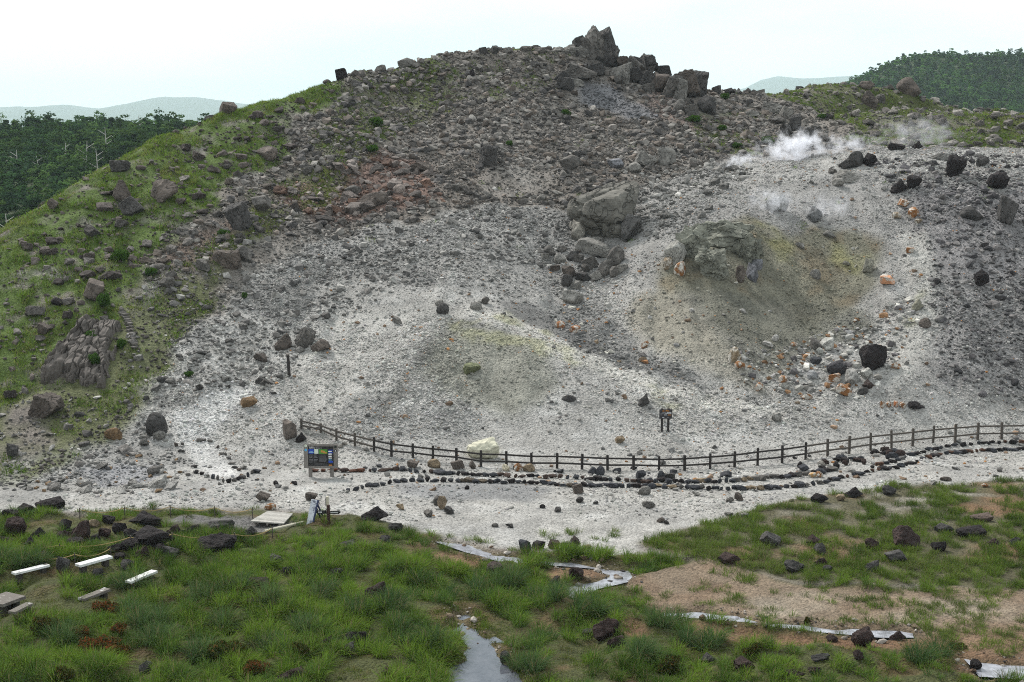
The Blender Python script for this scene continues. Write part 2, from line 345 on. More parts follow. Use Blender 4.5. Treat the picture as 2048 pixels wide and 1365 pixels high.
def mpp(p):                                    # metres per photograph pixel at a place
    return (p.y * cP - (p.z - CAMZ) * sP) / F

# ------------------------------------------------------------------ mesh and object helpers
def mesh_np(name, verts, faces, nper, cols=None, smooth=False):
    me = bpy.data.meshes.new(name)
    verts = np.asarray(verts, np.float32).reshape(-1, 3); faces = np.asarray(faces, np.int32).ravel()
    nper = np.asarray(nper, np.int32)
    if nper.ndim == 0: nper = np.full(len(faces) // int(nper), int(nper), np.int32)
    me.vertices.add(len(verts)); me.vertices.foreach_set('co', verts.ravel())
    me.loops.add(len(faces)); me.loops.foreach_set('vertex_index', faces)
    me.polygons.add(len(nper)); st = np.zeros(len(nper), np.int32); st[1:] = np.cumsum(nper)[:-1]
    me.polygons.foreach_set('loop_start', st)
    me.update(calc_edges=True)
    if smooth: me.shade_smooth()
    else: me.shade_flat()
    if cols is not None:
        a = me.color_attributes.new('Col', 'FLOAT_COLOR', 'POINT')
        c4 = np.ones((len(verts), 4), np.float32); c4[:, :3] = cols; a.data.foreach_set('color', c4.ravel())
    return me
def link(name, me, m=None, parent=None):
    o = bpy.data.objects.new(name, me); COL.objects.link(o)
    if m is not None and me is not None and len(me.materials) == 0: me.materials.append(m)
    if parent is not None: o.parent = parent
    return o
def tag(o, label=None, cat=None, group=None, kind=None):
    if label: o['label'] = label
    if cat: o['category'] = cat
    if group: o['group'] = group
    if kind: o['kind'] = kind
    return o
def empty(name, loc, rz=0):
    o = bpy.data.objects.new(name, None); COL.objects.link(o); o.location = loc; o.rotation_euler = (0, 0, rz); o.empty_display_size = .3
    return o
class MB:
    def __init__(s): s.v = []; s.f = []; s.n = []
    def add(s, vs_, fs):
        b = len(s.v); s.v += [tuple(q) for q in vs_]
        for f in fs: s.f += [b + i for i in f]; s.n.append(len(f))
    def hexa(s, p):                            # 8 points: bottom ring 0-3, top ring 4-7
        s.add(p, [(3, 2, 1, 0), (4, 5, 6, 7), (0, 1, 5, 4), (1, 2, 6, 5), (2, 3, 7, 6), (3, 0, 4, 7)])
    def box(s, c, d, M=None):
        x, y, z = d[0] / 2, d[1] / 2, d[2] / 2; c = Vector(c)
        p = [Vector(q) for q in ((-x, -y, -z), (x, -y, -z), (x, y, -z), (-x, y, -z), (-x, -y, z), (x, -y, z), (x, y, z), (-x, y, z))]
        if M is not None: p = [M @ q for q in p]
        s.hexa([q + c for q in p])
    def bar(s, a, b, w, h, up=(0, 0, 1)):      # box beam from a to b
        a, b = Vector(a), Vector(b); d = (b - a).normalized(); side = d.cross(Vector(up))
        if side.length < 1e-4: side = d.cross(Vector((0, 1, 0)))
        side.normalize(); u_ = side.cross(d).normalized()
        s.hexa([a - side * w / 2 - u_ * h / 2, a + side * w / 2 - u_ * h / 2, a + side * w / 2 + u_ * h / 2, a - side * w / 2 + u_ * h / 2,
                b - side * w / 2 - u_ * h / 2, b + side * w / 2 - u_ * h / 2, b + side * w / 2 + u_ * h / 2, b - side * w / 2 + u_ * h / 2])
    def tube(s, pts, rads, k=8):
        pts = [Vector(p) for p in pts]; rings = []
        for i, p in enumerate(pts):
            d = (pts[min(i + 1, len(pts) - 1)] - pts[max(i - 1, 0)]).normalized()
            a = d.cross(Vector((0.31, 0.9, 0.2))); a.normalize(); b = d.cross(a)
            r = rads[i] if hasattr(rads, '__len__') else rads
            rings.append([p + (a * math.cos(t * 2 * math.pi / k) + b * math.sin(t * 2 * math.pi / k)) * r for t in range(k)])
        fs = []
        for i in range(len(pts) - 1):
            for t in range(k): fs.append((i * k + t, i * k + (t + 1) % k, (i + 1) * k + (t + 1) % k, (i + 1) * k + t))
        fs.append(tuple(range(k - 1, -1, -1))); fs.append(tuple((len(pts) - 1) * k + t for t in range(k)))
        s.add([q for r in rings for q in r], fs)
    def me(s, name, smooth=False):
        return mesh_np(name, s.v, s.f, np.array(s.n), smooth=smooth)
    def build(s, name, m, parent=None, smooth=False, bevel=0):
        o = link(name, s.me(name, smooth), m, parent)
        if bevel:
            b = o.modifiers.new('bevel', 'BEVEL'); b.width = bevel; b.segments = 2; b.limit_method = 'ANGLE'
        return o

# ------------------------------------------------------------------ materials
class NT:
    def __init__(s, name):
        s.m = bpy.data.materials.new(name); s.m.use_nodes = True; s.t = s.m.node_tree; s.t.nodes.clear()
        s.out = s.t.nodes.new('ShaderNodeOutputMaterial')
    def n(s, typ, ins=None, **props):
        d = s.t.nodes.new(typ)
        for k, v in props.items(): setattr(d, k, v)
        for k, v in (ins or {}).items():
            if isinstance(v, bpy.types.NodeSocket): s.t.links.new(v, d.inputs[k])
            else: d.inputs[k].default_value = v
        return d
    def ramp(s, fac, stops):
        d = s.n('ShaderNodeValToRGB', {0: fac}); e = d.color_ramp.elements
        while len(e) < len(stops): e.new(.5)
        for i, (p, c) in enumerate(stops):
            e[i].position = p; e[i].color = (c, c, c, 1) if not hasattr(c, '__len__') else (*c, 1)
        return d.outputs[0]
    def mix(s, fac, a, b, mode='MIX'):
        d = s.n('ShaderNodeMix', None, data_type='RGBA', blend_type=mode)
        for k, v in ((0, fac), (6, a), (7, b)):
            if isinstance(v, bpy.types.NodeSocket): s.t.links.new(v, d.inputs[k])
            else: d.inputs[k].default_value = v if k == 0 else ((*v, 1) if len(v) == 3 else v)
        return d.outputs[2]
    def math(s, op, a, b=0.0):
        d = s.n('ShaderNodeMath', {0: a, 1: b}, operation=op); return d.outputs[0]
    def noise(s, vec, scale, detail=4, rough=.55, scl=None):
        if scl: vec = s.n('ShaderNodeMapping', {0: vec, 3: scl}).outputs[0]
        return s.n('ShaderNodeTexNoise', {'Vector': vec, 'Scale': scale, 'Detail': detail, 'Roughness': rough}).outputs[0]
    def principled(s, base, rough=.9, bump=None, bstr=.5, bdist=.05, spec=.25, **extra):
        ins = {'Base Color': base if isinstance(base, bpy.types.NodeSocket) else (*base, 1), 'Roughness': rough, 'Specular IOR Level': spec}
        ins.update(extra)
        if bump is not None:
            ins['Normal'] = s.n('ShaderNodeBump', {'Height': bump, 'Strength': bstr, 'Distance': bdist}).outputs[0]
        p = s.n('ShaderNodeBsdfPrincipled', ins); s.t.links.new(p.outputs[0], s.out.inputs[0]); return p

def m_ground():
    t = NT('ground_gravel_and_soil'); g = t.n('ShaderNodeNewGeometry').outputs['Position']
    c = t.n('ShaderNodeAttribute', attribute_name='Col').outputs['Color']
    v1 = t.n('ShaderNodeTexVoronoi', {'Vector': g, 'Scale': 13.0}); v2 = t.n('ShaderNodeTexVoronoi', {'Vector': g, 'Scale': 6.0})
    bw1 = t.n('ShaderNodeSeparateColor', {0: v1.outputs['Color']}).outputs[0]; bw2 = t.n('ShaderNodeSeparateColor', {0: v2.outputs['Color']}).outputs[1]
    k1 = t.ramp(bw1, [(0.0, .6), (.25, .9), (.7, 1.06), (1.0, 1.25)]); k2 = t.ramp(bw2, [(0, .72), (.3, .97), (1, 1.1)])
    k3 = t.ramp(t.noise(g, .45, 7, .62), [(.3, .70), (.7, 1.22)])
    c = t.mix(1.0, c, k1, 'MULTIPLY'); c = t.mix(.8, c, k2, 'MULTIPLY'); c = t.mix(1.0, c, k3, 'MULTIPLY')
    h = t.math('ADD', t.math('MULTIPLY', v1.outputs['Distance'], -.6), t.math('MULTIPLY', v2.outputs['Distance'], -1.0))
    t.principled(c, .95, h, .8, .09, .15); return t.m
def m_stone(name='weathered_stone', attr=False, crack=True, pits=False):
    t = NT(name); tc_ = t.n('ShaderNodeTexCoord').outputs['Object']
    if attr:
        tc_ = t.n('ShaderNodeNewGeometry').outputs['Position']
        c = t.n('ShaderNodeAttribute', attribute_name='Col').outputs['Color']; sc = 1.0
    else:
        oi = t.n('ShaderNodeObjectInfo'); c = oi.outputs['Color']; sc = 2.4
        off = t.n('ShaderNodeVectorMath', {0: tc_, 1: oi.outputs['Random']}, operation='ADD').outputs[0]; tc_ = off
    a = t.noise(tc_, 2.2 * sc, 8, .62); b = t.noise(tc_, 7 * sc, 4, .6, (1, 1, 4.5)); d = t.noise(tc_, .8 * sc, 3, .5)
    k = t.ramp(a, [(.28, .62), (.5, 1.0), (.72, 1.4)]); c = t.mix(1, c, k, 'MULTIPLY')
    c = t.mix(.6, c, t.ramp(b, [(.35, .6), (.6, 1.12)]), 'MULTIPLY')
    lich = t.ramp(d, [(.48, 1.0), (.66, 1.55)]); c = t.mix(1, c, lich, 'MULTIPLY')
    h = t.math('ADD', t.math('MULTIPLY', a, 1.0), t.math('MULTIPLY', b, .5))
    if crack:
        v = t.n('ShaderNodeTexVoronoi', {'Vector': t.n('ShaderNodeVectorMath', {0: tc_, 1: t.n('ShaderNodeTexNoise', {'Vector': tc_, 'Scale': 1.6 * sc}).outputs['Color']}, operation='ADD').outputs[0], 'Scale': .8 * sc}, feature='DISTANCE_TO_EDGE').outputs['Distance']
        ck = t.ramp(v, [(0, 0.0), (.035, 1.0)]); h = t.math('ADD', h, t.math('MULTIPLY', ck, 1.2))
        c = t.mix(.75, c, t.ramp(v, [(0, .35), (.03, 1.0)]), 'MULTIPLY')
    if pits:
        p = t.n('ShaderNodeTexVoronoi', {'Vector': tc_, 'Scale': 9 * sc}).outputs['Distance']; h = t.math('ADD', h, t.math('MULTIPLY', p, .8))
        c = t.mix(.55, c, t.ramp(p, [(0, .5), (.45, 1.1)]), 'MULTIPLY')
    t.principled(c, .92, h, .75, .12 if not attr else .08, .2); return t.m
def m_rusty():
    t = NT('rust_stained_stone'); oi = t.n('ShaderNodeObjectInfo')
    tc_ = t.n('ShaderNodeVectorMath', {0: t.n('ShaderNodeTexCoord').outputs['Object'], 1: oi.outputs['Random']}, operation='ADD').outputs[0]
    a = t.noise(tc_, 2.2, 5, .6); b = t.noise(tc_, 9, 5, .6)
    c = t.mix(t.ramp(a, [(.45, 0), (.55, 1)]), oi.outputs['Color'], (.46, .43, .38))
    c = t.mix(1, c, t.ramp(b, [(.3, .55), (.7, 1.3)]), 'MULTIPLY'); t.principled(c, .9, b, .7, .1, .2); return t.m
def m_blade(name='grass_blades'):
    t = NT(name); c = t.n('ShaderNodeAttribute', attribute_name='Col').outputs['Color']
    d = t.n('ShaderNodeBsdfDiffuse', {0: c}); tr = t.n('ShaderNodeBsdfTranslucent', {0: c})
    m = t.n('ShaderNodeMixShader', {0: .38, 1: d.outputs[0], 2: tr.outputs[0]}); t.t.links.new(m.outputs[0], t.out.inputs[0]); return t.m
def m_plain(name, c, rough=.8, var=.35, scale=6, bstr=.4, scl=None, spec=.3):
    t = NT(name); tc_ = t.n('ShaderNodeTexCoord').outputs['Object']; a = t.noise(tc_, scale, 6, .6, scl)
    cc = t.mix(1, (*c, 1), t.ramp(a, [(.25, 1 - var), (.75, 1 + var)]), 'MULTIPLY'); t.principled(cc, rough, a, bstr, .02, spec); return t.m
def m_twotone(name, c1, c2, th, scale, rough=.85):
    t = NT(name); tc_ = t.n('ShaderNodeTexCoord').outputs['Object']; a = t.noise(tc_, scale, 6, .65); b = t.noise(tc_, 14, 4, .6)
    cc = t.mix(t.ramp(a, [(th - .04, 0), (th + .04, 1)]), c1, c2); cc = t.mix(1, cc, t.ramp(b, [(.25, .7), (.75, 1.2)]), 'MULTIPLY')
    t.principled(cc, rough, b, .4, .02, .25); return t.m
def m_waterf(name, base, mixbase):
    t = NT(name); g = t.n('ShaderNodeNewGeometry').outputs['Position']
    nz_ = t.noise(g, 1.6, 3, .5)
    t.principled(t.mix(t.ramp(t.noise(g, 2.2, 7, .72), [(.36, 0), (.62, 1)]), base, mixbase), .05, nz_, .16, .04, .5, IOR=1.33); return t.m
M_GROUND = m_ground(); M_ROCK = m_stone(); M_LAVA = m_stone('pitted_lava', crack=False, pits=True); M_STONES = m_stone('loose_stones', attr=True, crack=False)
M_RUST = m_rusty(); M_GRASS = m_blade(); M_LEAF = m_blade('leaves')
M_WOODGREY = m_plain('weathered_grey_wood', (.17, .155, .14), .85, .45, 9, .5, (1, 1, .15))
M_WOODDARK = m_plain('dark_stained_wood', (.028, .024, .022), .8, .4, 9, .4)
M_WOODBROWN = m_plain('greyish_brown_wood', (.075, .064, .054), .85, .45, 9, .5)
M_DECK = m_plain('bleached_planks', (.33, .315, .285), .85, .3, 7, .5)
M_PALE = m_plain('pale_pole', (.50, .46, .36), .7, .2, 7, .3)
M_WHITEPAINT = m_twotone('flaking_white_paint', (.62, .62, .60), (.14, .125, .11), .66, 2.4)
M_HALFPAINT = m_twotone('half_worn_white_paint', (.62, .62, .60), (.14, .125, .11), .54, 1.0)
M_BARE = m_twotone('bare_grey_concrete', (.12, .105, .092), (.20, .185, .165), .58, 3)
M_PLINTH = m_plain('dark_mossy_stone', (.045, .04, .034), .95, .5, 8, .8)
M_ROPE = m_plain('yellow_rope', (.30, .22, .09), .8, .25, 14)

# ------------------------------------------------------------------ the ground
idx = np.arange(NX * NY).reshape(NY, NX)
q = np.stack([idx[:-1, :-1], idx[:-1, 1:], idx[1:, 1:], idx[1:, :-1]], -1).reshape(-1, 4)
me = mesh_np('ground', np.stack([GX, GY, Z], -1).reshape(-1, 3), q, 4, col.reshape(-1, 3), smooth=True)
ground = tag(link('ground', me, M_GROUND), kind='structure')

t = NT('lowland_grass'); g = t.n('ShaderNodeNewGeometry').outputs['Position']
t.principled(t.mix(t.noise(g, .01, 6), (.04, .07, .02), (.09, .10, .045)), .95)
b = MB(); b.add([(-16000, -60, -40), (16000, -60, -40), (16000, 16500, -40), (-16000, 16500, -40)], [(0, 1, 2, 3)])
tag(b.build('lowland', t.m), kind='structure')

# water surfaces, lying in the carved beds
def water(name, poly, m, z):
    pts = []
    for u, v in poly:
        dx, dz = ray(u, v); D = (z - CAMZ) / dz; pts.append((float(dx * D), float(D)))
    c = np.mean(pts, 0); bm = bmesh.new()
    f = bm.faces.new([bm.verts.new((*p, z)) for p in pts])
    r = bmesh.ops.inset_region(bm, faces=[f], thickness=-0.0) if False else None
    bmesh.ops.triangulate(bm, faces=bm.faces[:]); bmesh.ops.recalc_face_normals(bm, faces=bm.faces[:])
    me = bpy.data.meshes.new(name); bm.to_mesh(me); bm.free()
    if me.polygons and me.polygons[0].normal.z < 0: me.flip_normals()
    return tag(link(name, me, m), kind='structure')
def grow(poly, d):
    c = np.mean(poly, 0); out = []
    n_ = len(poly)
    area = sum(poly[i][0] * poly[(i + 1) % n_][1] - poly[(i + 1) % n_][0] * poly[i][1] for i in range(n_))
    s_ = 1 if area > 0 else -1
    for i in range(n_):
        a = np.array(poly[i - 1], float); p = np.array(poly[i], float); b_ = np.array(poly[(i + 1) % n_], float)
        tdir = (b_ - a) / (np.linalg.norm(b_ - a) + 1e-6); nn = np.array([tdir[1], -tdir[0]]) * s_
        out.append(tuple(p + nn * np.array([d, d * .35])))
    return out
M_POOL = m_waterf('still_pool_water', (.06, .066, .08), (.10, .105, .12)); M_MILK_SHEEN = m_waterf('milky_stream_painted_sheen', (.13, .13, .14), (.31, .315, .345))  # stream's pale patches put broken sky reflections into the milky base colour
def ragged(poly, amp_u, amp_v, step=9):
    out = []
    for (a, b_), (c_, d_) in zip(poly, poly[1:] + poly[:1]):
        n_ = max(1, int(math.hypot(c_ - a, (d_ - b_) * 2) / step))
        for i in range(n_):
            f = i / n_; u_, v_ = a + (c_ - a) * f, b_ + (d_ - b_) * f
            k = np.array([u_ / 16.0]); j = np.array([v_ / 7.0]); out.append((u_ + float(fbm(k, j, 3, 301)[0]) * amp_u, v_ + float(fbm(k, j, 3, 302)[0]) * amp_v))
    return out
water('pool', grow(W_POOL, 26), M_POOL, -0.12)
water('stream', grow(W_STREAM, 6), M_MILK_SHEEN, -0.13)
water('rivulet', grow(W_RIVULET, 8), M_MILK_SHEEN, -0.13)
water('puddle', grow(W_PUDDLE, 10), M_MILK_SHEEN, -0.13)
# ------------------------------------------------------------------ rock library (unit boxes -0.5..0.5)
_ico = {}
def ico(sub):
    if sub not in _ico:
        bm = bmesh.new(); bmesh.ops.create_icosphere(bm, subdivisions=sub, radius=1.0)
        v = np.array([q.co[:] for q in bm.verts]); f = np.array([[q.index for q in p.verts] for p in bm.faces]); bm.free()
        _ico[sub] = (v / np.linalg.norm(v, axis=1)[:, None], f)
    return _ico[sub]
def rock_shape(seed, sub, style):
    rg = np.random.default_rng(seed); d, f = ico(sub)
    r = np.full(len(d), 1.25)
    npl = {'block': 9, 'angular': 9, 'slab': 9, 'lava': 13, 'round': 20, 'split': 12, 'crag': 12, 'crust': 22, 'cracked': 15}[style]
    lo = {'block': .55, 'angular': .48, 'slab': .5, 'lava': .58, 'round': .74, 'split': .55, 'crag': .55, 'crust': .6, 'cracked': .72}[style]
    nn = rg.normal(size=(npl, 3)); nn /= np.linalg.norm(nn, axis=1)[:, None]
    hh = rg.uniform(lo, 1.0, npl)
    if style in ('block', 'split'):
        q_ = np.array(Euler(tuple(rg.normal(0, .22, 2)) + (rg.uniform(-.5, .5),)).to_matrix())
        nn[:3] = q_; nn[3:6] = -q_; nn[:6] += rg.normal(size=(6, 3)) * .12; nn[:6] /= np.linalg.norm(nn[:6], axis=1)[:, None]; hh[:6] = rg.uniform(.55, .8, 6)
    for a, h in zip(nn, hh):
        dp = d @ a; m = dp > .05; r[m] = np.minimum(r[m], h / dp[m])
    p = d * r[:, None]
    if sub >= 3:
        am = {'block': .035, 'angular': .05, 'slab': .04, 'lava': .13, 'round': .06, 'split': .045, 'crag': .06, 'crust': .30, 'cracked': .05}[style]
        o = Vector(rg.uniform(-50, 50, 3))
        ns = np.array([mnoise.fractal(Vector(q) * 2.6 + o, 1.0, 2.1, 4) for q in p])
        p = p * (1 + am * ns)[:, None]
        if style in ('split', 'slab', 'crag'):           # bedding: stepped layers across one axis
            ax = rg.normal(size=3); ax[2] *= .5; ax /= np.linalg.norm(ax)
            s_ = (p @ ax) * rg.uniform(4, 6.5) + ns * .35; fr = s_ - np.floor(s_)
            groove = np.exp(-((fr - .5) / .09) ** 2); st = np.array([_h(np.int64(k), np.int64(seed), 3) for k in np.floor(s_ + .5).astype(np.int64)])
            p = p * (1 - .09 * groove + .10 * (st - .5))[:, None]
        if style == 'cracked':
            sd_ = rg.normal(size=(17, 3)); sd_ /= np.linalg.norm(sd_, axis=1)[:, None]; q_ = p / np.linalg.norm(p, axis=1)[:, None] + ns[:, None] * .06
            dd_ = np.linalg.norm(q_[:, None] - sd_[None], axis=2); ds_ = np.sort(dd_, 1); cl = dd_.argmin(1); p = p * (1 - .15 * np.exp(-((ds_[:, 1] - ds_[:, 0]) / .05) ** 2) + (rg.uniform(-1, 1, 17) * .035)[cl])[:, None]
        if style in ('split', 'crag'):
            ax = rg.normal(size=3); ax /= np.linalg.norm(ax); s_ = (p @ ax) * 1.5 + ns * .3 + .25; fr = s_ - np.floor(s_)
            p = p * (1 - .11 * np.exp(-((fr - .5) / .05) ** 2))[:, None]
    if style == 'slab': p = p * np.array([1.2, 1.0, .45])
    mn_, mx_ = p.min(0), p.max(0); p = (p - (mn_ + mx_) / 2) / (mx_ - mn_)
    return p, f
_lib = {}
def rock_mesh(style, var, sub=4, mat=None, mkey=''):
    k = (style, var, sub, mkey)
    if k not in _lib:
        p, f = rock_shape(var * 37 + hash(style) % 1 + {'block': 1, 'angular': 2, 'slab': 3, 'lava': 4, 'round': 5, 'split': 6, 'crag': 7, 'crust': 8, 'cracked': 9}[style] * 1000, sub, style)
        _lib[k] = mesh_np('rock_' + style, p, f, 3, smooth=style in ('round',)); _lib[k].materials.append(mat or M_ROCK)
    return _lib[k]

M_PALEMOUND = m_plain('pale_sulphur_gravel', (.46, .44, .34), .95, .35, 9, 1.0)
occupied = []                                   # (x, y, radius) of hand-placed rocks and furniture: nothing is scattered there
def boulder(u, v, w, h, style, colr, label, name='boulder', cat='boulder', group=None, mat=None, var=None, tilt=0.0, rz=None, deep=None, sub=4, sink=.14, dback=0.0, D=None):
    var = random.randrange(6) if var is None else var
    if D is None:
        p = hit(u, v + h * .5 - h * .10)
    else:
        x_, y_, z_ = at(u, v + h * .4, D); p = Vector((float(x_), float(D), float(z_)))
    s_ = mpp(p); W_, H_ = w * s_, h * s_ * 1.02
    D_ = (deep if deep else random.uniform(.75, 1.05)) * (W_ * .5 + H_ * .5)
    mat = mat or M_ROCK
    o = link(name, rock_mesh(style, var, sub, mat, mat.name))
    rz = random.choice((0, math.pi)) + random.uniform(-.3, .3) if rz is None else rz
    o.rotation_euler = (0, tilt, rz) if abs(tilt) < 1e-6 else (Matrix.Rotation(tilt, 3, 'Y') @ Matrix.Rotation(rz, 3, 'Z')).to_euler()
    o.scale = (W_, D_, H_ * (1 + sink))
    o.location = (p.x, p.y + D_ * .28 + dback, p.z + H_ * (.5 - sink * .5))
    k = random.uniform(.85, 1.15); o.color = (colr[0] * k, colr[1] * k, colr[2] * k, 1)
    tag(o, label, cat, group)
    occupied.append((o.location.x, o.location.y, max(W_, D_) * .5))
    return o
GREY = (.115, .106, .096); PALEG = (.19, .18, .163); DARKG = (.06, .056, .053); BROWN = (.10, .083, .071); LAVA = (.022, .018, .018); REDL = (.038, .025, .022); RUST = (.22, .10, .038); WHITE_ = (.42, .40, .37); TANR = (.21, .16, .105); BLUEB = (.05, .051, .057)

# --- summit crag
SG = 'slabs and blocks of the summit crag'
for a in [
 (1210,93,46,62,'crag',DARKG,'tall dark pointed spire of the summit crag, the highest rock of the hill',.10,2),
 (1188,92,46,56,'split',GREY,'broad leaning slab against the left side of the summit spire',-.5,1),
 (1222,112,26,40,'crag',DARKG,'black shaded block under the right edge of the summit spire',0,4),
 (1172,100,26,44,'split',GREY,'thin upright slab leaning between the spire and the flat summit slab',-.45,3),
 (1158,92,22,32,'angular',DARKG,'small dark knob above the flat slab left of the spire',0,1),
 (1154,103,50,26,'slab',PALEG,'wide pale flat-topped slab left of the summit spire',.08,2),
 (1113,101,28,14,'slab',PALEG,'small pale flat slab on the skyline left of the summit crag',-.1,4),
 (1228,106,18,24,'split',GREY,'narrow cracked block at the right foot of the summit spire',.3,5),
 (1206,126,42,30,'block',DARKG,'dark square block with a pale flat top below the spire',.05,2),
 (1190,140,34,24,'block',DARKG,'black box-shaped block beside the long tilted slab',.0,3),
 (1156,144,60,36,'slab',GREY,'long striped slab tilted up to the right below the summit crag',-.42,0),
 (1124,152,30,16,'slab',DARKG,'low dark slab at the left end of the long tilted slab',-.1,1),
 (1128,169,36,26,'split',DARKG,'fan-shaped ribbed rock below the long tilted slab',-.3,2),
 (1153,166,28,14,'split',PALEG,'small ribbed pale rock right of the fan-shaped rock',.2,3),
 (1246,122,26,18,'angular',BROWN,'brownish block stepping down right from the spire',.2,4),
 (1243,148,34,36,'split',PALEG,'pale cracked block standing upright right of the dark square block',.1,1),
 (1237,162,18,18,'angular',GREY,'small grey rock at the foot of the pale cracked block',0,2),
 (1270,136,30,30,'block',GREY,'grey block wedged in the row right of the pale cracked block',.35,3),
 (1274,122,18,16,'angular',DARKG,'small dark rock on top of the descending row of blocks',0,5),
 (1292,130,36,30,'split',GREY,'striped slab leaning left in the descending row of blocks',.5,4),
 (1301,120,20,18,'angular',DARKG,'black rounded rock topping the descending row of blocks',0,0),
 (1327,136,32,20,'block',DARKG,'dark blocky rock on the skyline left of the big end block',.1,1),
 (1274,152,30,28,'angular',DARKG,'dark shaded rock under the row of blocks',0,4),
 (1295,160,30,30,'crag',DARKG,'dark broken rock with a pale notch under the row of blocks',0,2),
 (1298,176,24,18,'round',GREY,'rounded grey rock on the reddish slope below the blocks',0,3),
 (1324,170,36,34,'round',BROWN,'rounded brown rock beside the big end block',0,1),
 (1345,176,30,44,'split',GREY,'ribbed grey rock leaning on the left of the big end block',.4,5),
 (1360,182,26,40,'crag',PALEG,'tall speckled rock in front of the big end block',.1,3),
 (1376,170,46,48,'block',BROWN,'big square brown end block of the summit ridge',.08,4),
 (1400,172,34,46,'split',DARKG,'cracked dark slab forming the right side of the big end block',.1,0),
 (1381,184,22,24,'angular',DARKG,'black hollow-sided rock under the big end block',0,4),
 (1414,212,32,34,'round',DARKG,'dark round-shouldered rock standing below the summit ridge',.1,2),
 (1360,214,24,22,'round',GREY,'grey rounded rock above the lone shrub below the ridge',0,4),
 (1384,222,28,22,'angular',GREY,'grey block right of the lone shrub below the ridge',0,1),
 (1433,180,16,16,'angular',DARKG,'small dark skyline rock right of the big end block',0,3),
 (1459,182,22,12,'angular',DARKG,'low dark rock on the saddle skyline',0,2),
]:
    boulder(a[0], a[1] + 2, a[2] * 1.22, a[3] * 1.12, {'crag': 'split', 'angular': 'block'}.get(a[4], a[4]), tuple(c_ * .85 for c_ in a[5]), a[6], tilt=a[7], var=a[8], group=SG, sink=.2, D=163.5 if a[1] < 128 else None)

